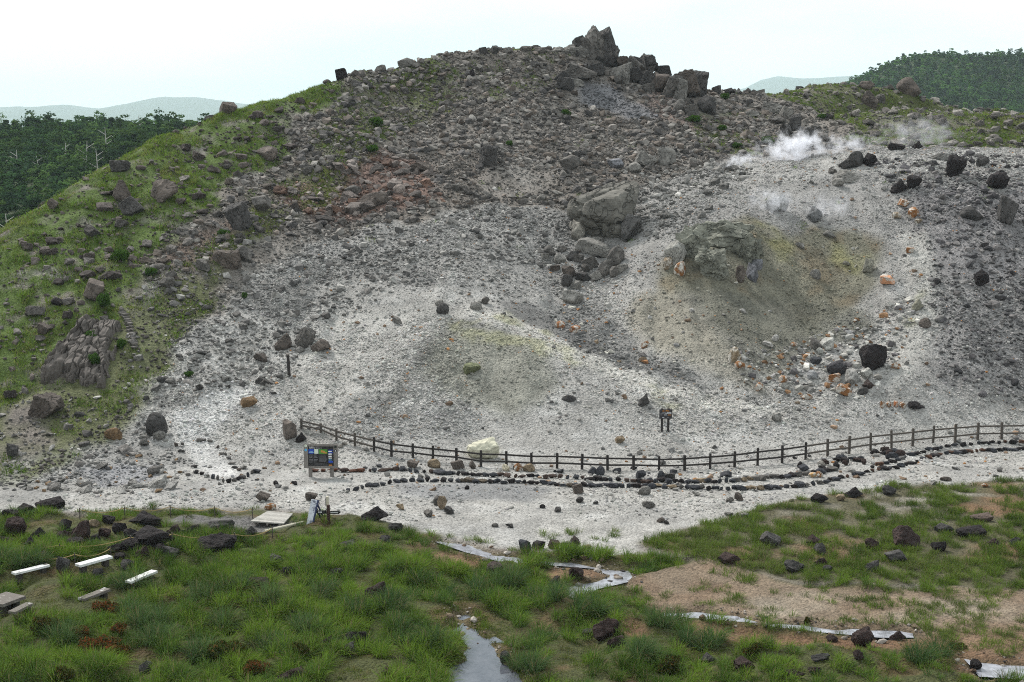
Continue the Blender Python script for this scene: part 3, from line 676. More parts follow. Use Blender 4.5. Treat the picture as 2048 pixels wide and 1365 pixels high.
# --- single boulders of the hill
for a in [
 (683,152,30,24,'block',LAVA,'black block on the skyline of the green shoulder',0,1),
 (812,129,34,20,'round',PALEG,'pale rounded boulder on the skyline above the hill path',0,2),
 (760,132,24,14,'angular',GREY,'grey flat rock on the skyline left of the pale boulder',0,3),
 (455,219,38,24,'angular',BROWN,'lone brown boulder with a pale top on the grassy skyline',.1,4),
 (418,232,26,10,'angular',DARKG,'low dark rock on the grassy skyline left of the lone boulder',0,3),
 (944,150,12,24,'block',LAVA,'narrow black upright rock below the skyline',0,2),
 (967,104,22,14,'block',DARKG,'dark flat-topped rock on the summit skyline',0,1),
 (990,103,20,18,'angular',DARKG,'pointed dark rock on the summit skyline',0,4),
 (1016,103,22,14,'angular',GREY,'cracked grey rock on the summit skyline',0,2),
 (1052,100,24,12,'angular',GREY,'low pale rock on the summit skyline left of the flat slab',0,5),
 (1080,102,26,12,'round',GREY,'rounded rock on the summit skyline beside the small flat slab',0,0),
 (1820,178,52,36,'angular',BROWN,'brown pyramid boulder on the right skyline before the forested mountain',.15,2),
 (1735,173,32,16,'round',BROWN,'low brown boulder on the right skyline left of the pyramid boulder',0,1),
 (1741,205,38,30,'slab',BROWN,'tilted brown slab below the right skyline',.5,3),
 (1762,200,22,20,'slab',GREY,'small grey slab beside the tilted brown slab below the right skyline',.4,2),
 (1545,218,46,24,'split',PALEG,'pale layered outcrop above the steam',0,1),
 (1575,228,28,24,'block',PALEG,'pale square rock at the right end of the layered outcrop',.2,3),
 (1502,228,34,14,'slab',PALEG,'flat pale ledge left of the layered outcrop',0,1),
 (1592,248,30,36,'split',DARKG,'dark smooth rock leaning below the layered outcrop',.35,2),
 (1572,262,24,22,'angular',DARKG,'dark rock at the foot of the leaning dark rock above the steam',0,4),
 (1620,278,32,34,'split',DARKG,'striped dark rock just above the steam',.3,5),
 (1556,243,38,16,'slab',GREY,'grey ledge under the layered outcrop',.1,4),
 (976,317,38,44,'split',DARKG,'dark fluted block standing alone on the rocky slope',.05,3),
 (1142,329,42,30,'round',GREY,'smooth grey boulder beside the light gravel path',0,2),
 (1205,434,142,118,'cracked',(.125,.118,.102),'huge cracked grey boulder, the largest rock of the whole hill',.08,1),
 (1157,466,32,40,'round',(.15,.14,.12),'rounded lobe on the left flank of the huge cracked boulder',0,3),
 (1262,462,40,50,'crag',(.09,.085,.08),'dark broken right shoulder of the huge cracked boulder',.3,2),
 (1190,500,82,36,'angular',PALEG,'flat pale-topped boulder just below the huge cracked boulder',.05,3),
 (1232,516,34,40,'round',GREY,'grey boulder leaning on the right of the flat pale-topped boulder',.3,4),
 (1193,484,32,16,'round',PALEG,'light grey rock on top of the flat pale-topped boulder',0,1),
 (1145,598,44,28,'round',PALEG,'rounded light grey boulder on the gravel between mound and rubble',0,0),
 (320,388,72,42,'slab',BROWN,'big brown smooth slab lying in the grass of the left slope',-.35,2),
 (240,388,36,38,'slab',BROWN,'upright brown slab in the grass left of the big smooth slab',-.7,3),
 (263,418,44,38,'block',DARKG,'dark overhanging block below the big smooth slab',-.3,4),
 (238,333,40,26,'split',DARKG,'dark rock group in the grass near the left skyline',-.3,1),
 (104,412,26,22,'block',BROWN,'square brown rock in the grass near the lower left skyline',.2,2),
 (476,440,44,52,'split',DARKG,'tall dark split boulder at the edge of the red soil',-.25,0),
 (533,312,46,28,'angular',BROWN,'brown hump of rock above the red soil',0,5),
 (520,410,48,34,'block',GREY,'grey block in the rock pile beside the tall split boulder',.2,2),
 (745,402,66,28,'angular',BROWN,'long brown boulder with a dark hollow in the red soil patch',0,3),
 (798,380,26,18,'angular',(.30,.25,.22),'pinkish pale stone in the red soil patch',0,1),
 (840,338,36,20,'angular',BROWN,'brown angular rock at the top of the red soil patch',0,4),
 (706,384,36,22,'round',GREY,'light rounded rock at the lower left of the red soil patch',0,2),
 (452,524,66,44,'slab',BROWN,'broad brown slab tilted up to the right above the hill path',-.45,4),
 (485,512,36,30,'angular',GREY,'grey rock against the right end of the broad brown slab',0,1),
 (405,535,30,24,'angular',GREY,'grey rock left of the broad brown slab',0,3),
 (335,570,34,24,'angular',GREY,'tilted grey rock beside the upper hill path',-.5,5),
 (185,585,44,40,'block',BROWN,'brown block with a dark cleft in the grass above the slab outcrop',.1,1),
 (112,608,24,16,'angular',LAVA,'small black rock in the grass above the slab outcrop',0,2),
 (88,664,28,22,'block',BROWN,'brown cube-like rock at the upper left of the slab outcrop',.2,3),
 (82,818,72,46,'slab',BROWN,'smooth brown slab lying below the slab outcrop',-.5,1),
 (22,905,24,28,'lava',DARKG,'dark boulder at the left foot of the green slope',0,2),
 (608,682,38,42,'split',GREY,'grey split boulder behind the tall dark trail post',.35,3),
 (640,695,40,24,'angular',BROWN,'brown boulder right of the grey split boulder by the trail post',.1,2),
 (563,692,42,24,'slab',BROWN,'brown slab left of the grey split boulder by the trail post',-.5,3),
 (520,720,30,18,'angular',BROWN,'brown rock uphill left of the trail post',0,4),
 (310,856,44,46,'angular',DARKG,'dark jagged rock beside the white path at the hill foot',-.2,1),
 (318,874,26,20,'round',PALEG,'pale stone in front of the dark jagged rock beside the white path',0,2),
 (226,870,36,24,'round',(.17,.11,.06),'rust brown boulder at the foot of the green slope',0,5),
 (496,808,38,20,'angular',(.17,.11,.06),'rusty rock group on the gravel right of the white path',0,4),
 (578,866,32,36,'block',BROWN,'brown upright boulder left of the fence end',.1,0),
 (601,877,22,18,'lava',LAVA,'round black stone against the brown boulder left of the fence end',0,3),
 (885,620,26,22,'angular',DARKG,'dark rock left of the top of the sulphur mound',0,1),
 (878,608,18,12,'round',PALEG,'pale pebbly stone on the dark rock left of the mound top',0,0),
 (952,614,24,16,'angular',PALEG,'pale rock on the very top of the sulphur mound',.1,1),
 (971,604,16,16,'round',GREY,'small grey stone behind the rock on the mound top',0,2),
 (943,741,38,22,'lava',(.17,.18,.10),'yellow-green crusted rock on the face of the sulphur mound',0,1),
 (794,643,20,14,'angular',PALEG,'pinkish pale stone on the gravel left of the sulphur mound',0,3),
 (1138,800,30,12,'slab',DARKG,'flat dark stone on the lower right face of the mound',0,2),
 (1289,803,22,26,'lava',DARKG,'dark rounded stone above left of the small dark notice',.2,3),
 (1240,882,22,14,'angular',TANR,'tan stone on the gravel left of the small dark notice',0,4),
 (1554,838,20,18,'round',PALEG,'round pale stone on the gravel right of the small dark notice',0,5),
 (1293,322,44,28,'split',PALEG,'layered pale rock in the grey outcrop below the summit',.2,1),
 (1335,318,42,36,'split',PALEG,'tall layered pale block in the grey outcrop below the summit',.1,3),
 (1232,330,34,22,'block',(.16,.16,.17),'bluish grey block in the grey outcrop below the summit',.2,2),
 (1270,338,28,22,'round',PALEG,'rounded pale rock in the grey outcrop below the summit',0,4),
]:
    boulder(*a[:7], tilt=a[7], var=a[8], sub=5 if a[2] > 90 else 4, group='boulders of the hill', sink=.18)

# --- crater: overhanging lump, bowl floor, right slope
CR = (.19, .19, .155)
for a in [
 (1380,488,84,66,'crust',CR,'grey-green crusted lump forming the left part of the crater overhang',0,1),
 (1450,474,120,56,'crust',CR,'large crusted mass roofing the crater hollow',.1,2),
 (1500,502,66,56,'crust',(.15,.15,.12),'dark crusted right lip of the crater overhang',.2,3),
 (1425,532,76,64,'crust',CR,'crusted lower left wall of the crater hollow',.3,4),
 (1352,512,46,48,'round',(.30,.29,.26),'pale rounded rock at the left end of the crater overhang',0,2),
 (1482,552,20,32,'round',BROWN,'brown rounded rock inside the crater hollow',0,1),
 (1505,548,24,34,'round',(.14,.14,.15),'grey egg-shaped rock inside the crater hollow',.1,3),
 (1515,532,26,20,'round',(.16,.16,.17),'grey rock under the right lip of the crater hollow',0,0),
]:
    boulder(*a[:7], tilt=a[7], var=a[8], group='rocks of the crater overhang', sink=.3, name='crater_rock', cat='rock', sub=5)
for a in [
 (1362,542,26,30,'angular',RUST,'white and orange stained rock on the left edge of the crater',1),
 (1337,530,24,26,'round',TANR,'tan stone beside the white and orange rock at the crater edge',2),
 (1776,564,30,22,'angular',(.45,.22,.12),'pinkish orange rock high on the crater wall',3),
 (1808,409,22,16,'block',RUST,'orange brown rock on the slope above the crater',1),
 (1828,428,26,22,'round',RUST,'white stone with an orange top on the slope above the crater',2),
 (1794,434,20,14,'round',TANR,'pale tan stone left of the white and orange stone above the crater',4),
 (1838,446,16,10,'angular',TANR,'small tan stone under the white and orange stone above the crater',5),
 (1822,502,20,12,'block',RUST,'orange block among pale stones right of the crater wall',3),
 (1470,716,24,34,'slab',TANR,'upright tan slab at the left rim of the crater floor',4),
 (1480,734,22,18,'angular',RUST,'tan and orange broken stone at the foot of the upright tan slab',0),
 (1518,777,20,18,'angular',RUST,'bright orange stone on the gravel left of the crater floor',2),
 (1670,759,26,18,'block',RUST,'bright orange stone in front of the black lava lump',5),
 (1793,735,22,14,'angular',RUST,'orange stone right of the jagged black lava rock',1),
 (1690,786,38,24,'angular',RUST,'white rock with an orange left side at the front of the crater floor',3),
 (1614,796,24,12,'angular',RUST,'orange stone pair at the lower left of the crater floor',0),
 (1588,692,14,10,'round',RUST,'small orange stone among white stones left in the crater floor',2),
 (1645,705,10,10,'angular',RUST,'small orange chip beside the pale pair of boulders in the crater floor',4),
 (1566,762,16,16,'round',RUST,'round white stone with an orange hollow in the crater floor',1),
 (1765,812,10,14,'round',RUST,'first orange stone from the left in the short row behind the fence',1),
 (1778,811,12,12,'round',RUST,'second orange stone in the short row behind the fence',2),
 (1792,812,10,13,'round',(.30,.10,.03),'third, darkest orange stone in the short row behind the fence',3),
 (1806,813,14,13,'round',RUST,'fourth orange stone beside the flat black rock behind the fence',4),
 (1290,692,18,12,'angular',RUST,'orange brown stone lying below the spur left of the crater',3),
 (1120,652,22,14,'angular',(.28,.12,.05),'rusty stone in the gully behind the mound',1),
 (1150,662,24,16,'angular',(.28,.12,.05),'larger rusty stone group in the gully behind the mound',4),
]:
    boulder(*a[:7], var=a[7], group='rust stained rocks around the crater', name='rusty_rock', cat='rock', mat=M_RUST, tilt=random.uniform(-.3, .3))
for a in [
 (1748,722,58,54,'lava',LAVA,'jagged black lava rock, the largest on the crater floor',.1,1),
 (1748,702,24,22,'lava',LAVA,'black knob on top of the jagged black lava rock',0,4),
 (1674,741,40,32,'lava',(.05,.047,.05),'black lava lump left of the jagged black lava rock',0,2),
 (1738,772,26,20,'lava',(.06,.045,.04),'dark brown rounded lava stone at the front of the crater floor',0,3),
 (1836,815,40,14,'lava',LAVA,'flat black lava rock behind the fence',0,0),
 (1912,338,42,44,'lava',LAVA,'large black boulder on the white terrace at the upper right',.15,1),
 (1998,367,40,38,'lava',LAVA,'black boulder on the far right terrace, right of the large one',.2,2),
 (2020,428,42,62,'block',DARKG,'tall grey block at the right edge of the dark slope',.05,3),
 (1946,433,48,28,'angular',DARKG,'grey boulder with a pale face left of the tall grey block',.1,2),
 (1964,562,32,36,'lava',LAVA,'black round boulder on the dark right slope',.3,4),
 (1886,316,46,14,'slab',(.12,.115,.105),'flat dark slab lying on the white terrace',0,2),
 (1800,375,34,26,'lava',LAVA,'left lump of the black cluster below the terrace edge',0,3),
 (1828,368,34,28,'lava',LAVA,'right lump of the black cluster below the terrace edge',0,1),
 (1715,322,34,32,'angular',DARKG,'dark pointed rock at the terrace edge beside the steam',.2,1),
 (1742,324,28,28,'lava',LAVA,'black broken rock at the terrace edge right of the dark pointed rock',0,4),
 (1698,330,40,22,'angular',DARKG,'low dark rock in front of the pointed rock at the terrace edge',0,2),
 (1794,295,36,14,'lava',LAVA,'low black rock on the far lip of the terrace',0,2),
 (1836,292,22,16,'lava',LAVA,'small black rock on the far lip of the terrace, right of the low one',0,3),
 (1967,325,26,22,'lava',DARKG,'dark rock between the two large black boulders on the terrace',0,4),
 (1698,356,60,24,'slab',PALEG,'long grey slab on the slope under the terrace edge',.12,2),
 (1677,368,26,18,'round',PALEG,'rounded pale stone against the left end of the long grey slab',0,1),
 (1666,344,18,12,'round',GREY,'small grey stone above the long grey slab',0,3),
 (1555,412,46,36,'lava',(.16,.16,.155),'pale bluish crusted rock wrapped in steam above the crater',0,2),
 (1630,434,30,30,'round',(.115,.115,.115),'bluish grey stone in the thin steam above the crater',.3,3),
 (1660,472,26,14,'angular',PALEG,'pale angular stone high on the crater wall',.2,2),
 (1600,494,20,12,'angular',PALEG,'small pale stone on the yellow streaked crater wall',.2,4),
 (1632,553,24,20,'angular',PALEG,'pale tilted stone in the middle of the crater wall',.4,1),
 (1737,534,22,28,'split',(.22,.21,.17),'layered rock on the right part of the crater wall',.2,4),
 (1632,690,24,24,'slab',GREY,'grey leaning stone of the pale pair on the crater floor',-.6,1),
 (1656,692,30,26,'round',(.34,.33,.30),'larger white-grey boulder of the pale pair on the crater floor',0,0),
 (1640,706,18,14,'round',(.34,.34,.31),'pale stone under the pale pair on the crater floor',.3,2),
 (1706,757,28,28,'round',(.30,.29,.27),'round light grey boulder at the front of the crater floor',0,3),
 (1734,752,24,24,'block',(.33,.32,.29),'pale block with a white tip in front of the jagged lava rock',0,2),
 (1757,756,18,12,'round',(.33,.31,.28),'small pale stone below the jagged lava rock',0,4),
 (1626,755,22,18,'round',(.27,.27,.27),'bluish round stone left of the black lava lump',0,5),
 (1571,776,22,14,'round',(.29,.28,.25),'oval grey stone at the left of the crater floor',0,1),
 (1551,678,14,14,'angular',WHITE_,'bright white stone above the crater floor',.3,1),
 (1536,692,24,12,'angular',WHITE_,'white flat stone above left of the crater floor',0,3),
 (1487,625,16,8,'angular',WHITE_,'small white chip on the spur left of the crater',.4,2),
 (1632,724,26,16,'lava',(.07,.07,.075),'dark mottled stone left of the white stones on the crater floor',0,1),
 (1622,770,16,10,'round',(.4,.38,.35),'small white stone near the lower left of the crater floor',0,2),
 (1726,785,24,14,'angular',DARKG,'dark stone at the right front of the crater floor',0,3),
 (1852,650,24,20,'slab',BROWN,'brown ribbed stone on the white rib right of the crater',.4,2),
 (1836,613,26,22,'lava',(.22,.21,.16),'grey crusted rock on the pale yellow rib right of the crater',0,3),
]:
    boulder(*a[:7], tilt=a[7], var=a[8], group='stones of the crater floor and right slope', name='boulder', mat=M_LAVA if a[4] == 'lava' else None)

# --- rubble below the huge boulder
for a in [(1146,513,24,22),(1100,505,26,20),(1120,520,24,22),(1180,530,34,26),(1156,520,22,18),(1210,540,32,36),(1138,548,28,24),(1166,556,30,22),(1192,556,26,20),(1133,566,24,26),
          (1153,573,22,18),(1110,540,22,14),(1172,540,20,18),(1228,548,20,22),(1090,515,18,14),(1245,540,22,18),(1125,500,20,14),(1160,500,18,18)]:
    boulder(a[0], a[1], a[2], a[3], random.choice(('angular', 'block', 'round')), random.choice((GREY, DARKG, BROWN, PALEG)), 'grey broken rock in the rubble pile below the huge cracked boulder', name='rubble_rock', cat='rock', group='rubble pile below the huge cracked boulder', tilt=random.uniform(-.3, .3))

# --- slab outcrop on the left: one cracked rock face
P4 = [hit(u, v) for u, v in ((70,770),(215,780),(255,640),(150,640))]
oc = link('slab_outcrop', None) if False else None
sv, sf = ico(5)
rg = np.random.default_rng(5)
nU, nV = 70, 60
gu, gv = np.meshgrid(np.linspace(0, 1, nU), np.linspace(0, 1, nV))
Pa = np.array([p[:] for p in P4])
base = (Pa[0] * ((1 - gu) * (1 - gv))[..., None] + Pa[1] * (gu * (1 - gv))[..., None] + Pa[2] * (gu * gv)[..., None] + Pa[3] * ((1 - gu) * gv)[..., None])
nrm = np.cross(Pa[1] - Pa[0], Pa[3] - Pa[0]); nrm /= np.linalg.norm(nrm); nrm = nrm if nrm[1] < 0 else -nrm
edge = np.minimum(np.minimum(gu, 1 - gu) / .13, np.minimum(gv, 1 - gv) / .10); wob = fbm(gu * 6, gv * 6, 3, 9)
prof = np.clip(edge + wob * 1.8, 0, 1)
off = -.45 + 1.5 * prof ** .5 + fbm(gu * 5, gv * 3, 3, 4) * .35
# cells of the cracked face
nU, nV = 150, 130
gu, gv = np.meshgrid(np.linspace(0, 1, nU), np.linspace(0, 1, nV)); base = (Pa[0] * ((1 - gu) * (1 - gv))[..., None] + Pa[1] * (gu * (1 - gv))[..., None] + Pa[2] * (gu * gv)[..., None] + Pa[3] * ((1 - gu) * gv)[..., None])
edge = np.minimum(np.minimum(gu, 1 - gu) / .16, np.minimum(gv, 1 - gv) / .12); wob = fbm(gu * 7, gv * 7, 4, 9); prof = np.clip(edge + wob * 2.6, 0, 1); off = -.6 + 1.45 * prof ** .5 + fbm(gu * 4, gv * 3, 4, 4) * 1.3
cs = rg.uniform(0, 1, (110, 2)) ** .9; dd = np.sqrt((((gu - .35 * gv + wob * .10)[..., None] - (cs[:, 0] - .35 * cs[:, 1])) * 1.35) ** 2 + ((gv + fbm(gu * 9, gv * 9, 3, 19) * .07)[..., None] * .85 - cs[:, 1] * .85) ** 2); ds = np.sort(dd, -1); cell = dd.argmin(-1)
off += -.20 * np.exp(-((ds[..., 1] - ds[..., 0]) / .010) ** 2) + (rg.uniform(-1, 1, 110) * .07 + np.where(rg.uniform(0, 1, 110) < .16, -.35, 0))[cell]
sp = base + nrm * off[..., None]
ii = np.arange(nU * nV).reshape(nV, nU); fq = np.stack([ii[:-1, :-1], ii[:-1, 1:], ii[1:, 1:], ii[1:, :-1]], -1).reshape(-1, 4)
bp = base - nrm * 1.2; vv = np.concatenate([sp.reshape(-1, 3), bp.reshape(-1, 3)]); NV_ = nU * nV
rim = list(ii[0, :]) + list(ii[1:, -1]) + list(ii[-1, -2::-1]) + list(ii[-2:0:-1, 0])
fr_ = [(rim[k], rim[(k + 1) % len(rim)], rim[(k + 1) % len(rim)] + NV_, rim[k] + NV_) for k in range(len(rim))]
allf = np.concatenate([fq, fq[:, ::-1] + NV_, np.array(fr_)[:, ::-1]])
cen = vv.mean(0)
me = mesh_np('slab_outcrop', vv - cen, allf, 4); o = link('slab_outcrop', me, M_STONES if False else m_plain('brown_slab_face', (.10, .087, .077), .9, .35, 1.6, .5)); o.location = cen
tag(o, 'big cracked brown rock face below the stone wall on the left slope', 'outcrop')
occupied.append((cen[0], cen[1], 2.6))

# --- dark lava boulders in the foreground grass and stones on the pale flat
FG = 'dark lava boulders in the meadow'
for a in [
 (30,1062,42,40,'lava',REDL,'dark red-brown boulder at the left edge of the meadow',.1,1),
 (98,1012,60,22,'lava',LAVA,'black boulder where gravel meets the grass at the far left',0,2),
 (75,1070,34,22,'lava',LAVA,'black stone just right of the dark red-brown boulder',0,3),
 (128,1052,30,22,'lava',LAVA,'black rounded stone behind the dark stone pile on the left',0,4),
 (160,1068,34,44,'lava',REDL,'pointed dark boulder of the stone pile on the left',.2,0),
 (132,1078,40,26,'lava',REDL,'broad dark boulder of the stone pile on the left',0,5),
 (150,1090,40,22,'lava',LAVA,'low black boulder at the front of the stone pile on the left',0,1),
 (215,1042,28,18,'lava',LAVA,'small black stone left of the flat black boulder by the dark path',0,2),
 (288,1042,66,24,'lava',LAVA,'flat black boulder beside the dark path',0,3),
 (305,1080,88,36,'lava',LAVA,'long black boulder crossed by the yellow rope',.05,4),
 (345,1066,30,22,'lava',REDL,'small dark boulder at the right end of the long black boulder',0,0),
 (260,1094,40,26,'lava',LAVA,'black boulder below the left end of the long black boulder',0,2),
 (432,1091,78,38,'lava',LAVA,'black triangular boulder in the grass near the dark path',.1,5),
 (440,1055,54,20,'lava',DARKG,'dark boulder on the near edge of the dark path',0,1),
 (500,1064,28,16,'lava',DARKG,'small dark boulder at the bend of the dark path',0,3),
 (338,1108,40,20,'lava',DARKG,'grey-black boulder in the grass below the long black boulder',.1,2),
 (252,1132,32,22,'lava',DARKG,'dark stone in the grass right of the second bench',0,4),
 (230,1100,36,16,'lava',LAVA,'low black stone behind the second bench',0,5),
 (88,1120,30,24,'lava',DARKG,'grey-black stone behind the half-worn white bench',0,3),
 (124,1135,28,30,'lava',DARKG,'pointed dark stone between the two back benches',.1,2),
 (194,1150,22,20,'lava',DARKG,'dark stone in the grass in front of the second bench',0,1),
 (171,1166,20,14,'lava',DARKG,'low dark stone above the worn grey bench',0,0),
 (185,1050,26,14,'angular',TANR,'small pale brown stone on the grass behind the stone pile',0,1),
 (52,1022,40,20,'lava',LAVA,'black boulder just below the gravel edge at the far left',0,4),
 (18,1030,34,18,'lava',LAVA,'low black boulder at the picture edge under the gravel',0,2),
 (236,1060,30,22,'lava',LAVA,'black boulder between the stone pile and the long black boulder',.1,1),
 (262,1072,34,22,'lava',LAVA,'black boulder touching the left end of the long black boulder',0,5),
 (208,1068,26,18,'lava',REDL,'small red-brown boulder right of the stone pile',0,2),
 (185,1082,30,20,'lava',LAVA,'black boulder at the right foot of the stone pile',0,0),
 (285,1106,30,22,'lava',REDL,'red-brown boulder below the long black boulder',.2,3),
 (320,1098,30,18,'lava',LAVA,'black boulder right below the long black boulder',0,4),
 (366,1072,24,18,'lava',LAVA,'black boulder behind the triangular boulder',0,1),
 (388,1060,30,16,'lava',LAVA,'low black boulder behind the triangular boulder, by the dark path',0,0),
 (60,1090,30,20,'lava',LAVA,'black boulder left of the broad stone pile boulder',0,3),
 (108,1098,26,18,'lava',REDL,'small reddish boulder at the lower left of the stone pile',0,5),
 (10,1088,30,22,'lava',REDL,'reddish boulder at the left picture edge below the dark red-brown one',0,2),
 (240,1118,24,16,'lava',LAVA,'small black boulder right of the second bench end',0,1),
 (748,1031,56,26,'lava',LAVA,'black boulder at the edge of the white gravel, right of the signpost',0,3),
 (790,1058,30,16,'lava',DARKG,'grey-black boulder in the grass near the head of the stream',0,1),
 (695,1092,34,16,'lava',DARKG,'dark boulder half hidden in the grass below the signpost',0,2),
 (770,1080,24,14,'lava',DARKG,'small dark boulder beside the head of the stream',0,4),
 (550,1125,36,22,'lava',DARKG,'dark boulder in the mid-left grass',0,4),
 (575,1143,24,14,'lava',DARKG,'low dark stone in the mid-left grass, beside a dark boulder',0,1),
 (640,1132,30,16,'lava',DARKG,'dark stone in the grass under the signpost meadow',0,3),
 (668,1150,34,18,'lava',DARKG,'rough dark stone in the centre-left grass',0,5),
 (514,1170,52,24,'lava',REDL,'long reddish dark boulder in the left grass',.25,2),
 (510,1208,40,16,'lava',REDL,'reddish stone sunk in the left grass below the long one',0,1),
 (755,1184,52,36,'lava',REDL,'red-brown boulder sloping right in the central grass',.35,3),
 (990,1143,36,28,'lava',(.075,.055,.05),'brown-grey boulder on the grassy bank left of the stream bend',0,1),
 (1153,1152,30,26,'lava',REDL,'dark pyramid stone standing in the stream bend',0,2),
 (1174,1162,16,12,'round',TANR,'small tan stone in the stream beside the dark pyramid stone',0,1),
 (1158,1174,18,10,'round',PALEG,'pale flat stone in the stream bend',0,2),
 (1110,1165,22,24,'lava',REDL,'dark stone at the left bank of the stream bend',.5,3),
 (1130,1188,22,18,'lava',REDL,'small red-brown stone below the stream bend',0,4),
 (1212,1262,56,40,'lava',REDL,'red-brown boulder above the bare patch in the central grass',0,5),
 (1232,1285,40,22,'lava',REDL,'lower red-brown boulder on the bare patch in the central grass',.2,0),
 (1176,1268,26,14,'lava',DARKG,'low dark stone left of the red-brown boulder on the bare patch',0,1),
 (712,1284,46,30,'lava',LAVA,'black boulder in the lower left grass',0,1),
 (698,1302,24,24,'lava',DARKG,'dark stone just below the black boulder in the lower left grass',0,2),
 (774,1346,26,16,'lava',REDL,'dark stone at the bottom edge left of the pool',0,3),
 (352,1262,30,22,'lava',DARKG,'dark stone between tussocks in the left foreground',.1,4),
 (290,1340,26,26,'lava',DARKG,'dark stone at the bottom left edge',0,5),
 (582,1354,60,22,'lava',REDL,'broad dark stone at the bottom edge of the left meadow',0,0),
 (656,1286,22,20,'lava',REDL,'small dark stone in the left foreground grass',0,2),
 (1010,1318,22,22,'lava',DARKG,'dark stone on the right bank of the pool',0,1),
 (1418,1320,36,20,'lava',DARKG,'dark stone in the right foreground grass',0,3),
 (1490,1333,46,24,'lava',REDL,'red-brown flat boulder in the right foreground grass',.1,4),
 (1590,1352,42,18,'lava',REDL,'dark low boulder at the bottom edge of the right foreground',0,5),
 (1630,1345,28,14,'lava',REDL,'small dark boulder at the bottom edge, right of the low boulder',0,1),
 (1726,1281,42,38,'lava',REDL,'dark upright boulder on the near bank of the rivulet',.1,2),
 (1796,1274,34,18,'lava',REDL,'low dark boulder on the near bank right of the upright one',0,3),
 (1664,1280,26,12,'lava',REDL,'small dark stone left of the upright boulder by the rivulet',0,4),
 (1642,1318,40,14,'lava',DARKG,'flat grey-black stone in the right foreground grass',0,5),
 (1720,1314,24,18,'lava',REDL,'dark stone below the upright boulder by the rivulet',0,0),
 (1952,1338,26,26,'lava',LAVA,'black stone at the edge of the bright puddle',0,1),
 (1542,1083,42,28,'block',DARKG,'grey-black flat-topped boulder in the right meadow',.05,2),
 (1630,1084,38,20,'lava',REDL,'red-brown boulder near the middle of the right meadow',0,3),
 (1640,1102,24,24,'lava',DARKG,'dark upright stone below the red-brown boulder in the right meadow',0,4),
 (1745,1092,30,24,'lava',REDL,'dark rounded stone left of the large triangular boulder',0,5),
 (1820,1082,60,42,'lava',REDL,'large red-brown triangular boulder in the right meadow',.1,0),
 (1880,1098,34,20,'lava',LAVA,'black stone right of the large triangular boulder',0,1),
 (1793,1118,46,26,'block',DARKG,'flat-topped dark boulder below the large triangular boulder',0,2),
 (1748,1134,30,24,'lava',DARKG,'tilted dark stone below left of the flat-topped boulder',.5,3),
 (1460,1121,46,22,'lava',REDL,'dark boulder at the lower left of the right meadow',0,4),
 (1590,1136,42,24,'lava',DARKG,'grey-black rough boulder at the near edge of the right meadow',0,5),
 (1640,1128,28,18,'lava',REDL,'dark stone beside the rough boulder at the near edge of the right meadow',0,0),
 (1655,1140,22,14,'lava',DARKG,'small grey-black stone at the near edge of the right meadow',0,1),
 (1945,1068,60,22,'lava',LAVA,'wide black boulder group in the far right meadow',0,2),
 (1890,1060,40,18,'lava',DARKG,'low dark boulder behind the wide black group at the far right',0,4),
 (1988,1088,36,16,'lava',REDL,'low red-brown stone at the far right of the right meadow',0,3),
 (2030,1086,24,16,'lava',DARKG,'dark stone at the right picture edge of the meadow',0,5),
 (1965,1038,46,16,'lava',(.12,.09,.075),'grey-brown speckled boulder near the upper edge of the right meadow',0,2),
 (1708,988,38,20,'lava',LAVA,'black rounded boulder at the gravel edge of the right meadow',0,3),
 (1640,1000,36,18,'lava',LAVA,'black low boulder left of the rounded one at the gravel edge',0,4),
 (1780,984,30,20,'lava',DARKG,'dark stone at the gravel edge right of the black rounded boulder',0,5),
 (1682,998,20,12,'round',TANR,'tan stone between the two black boulders at the gravel edge',0,1),
 (1490,1032,18,8,'round',PALEG,'pale stone at the upper left edge of the right meadow',0,1),
]:
    boulder(*a[:7], tilt=a[7], var=a[8], group=FG, name='lava_boulder', mat=M_LAVA if a[4] == 'lava' else None, sink=.25)
PF = 'single stones on the pale gravel flat'
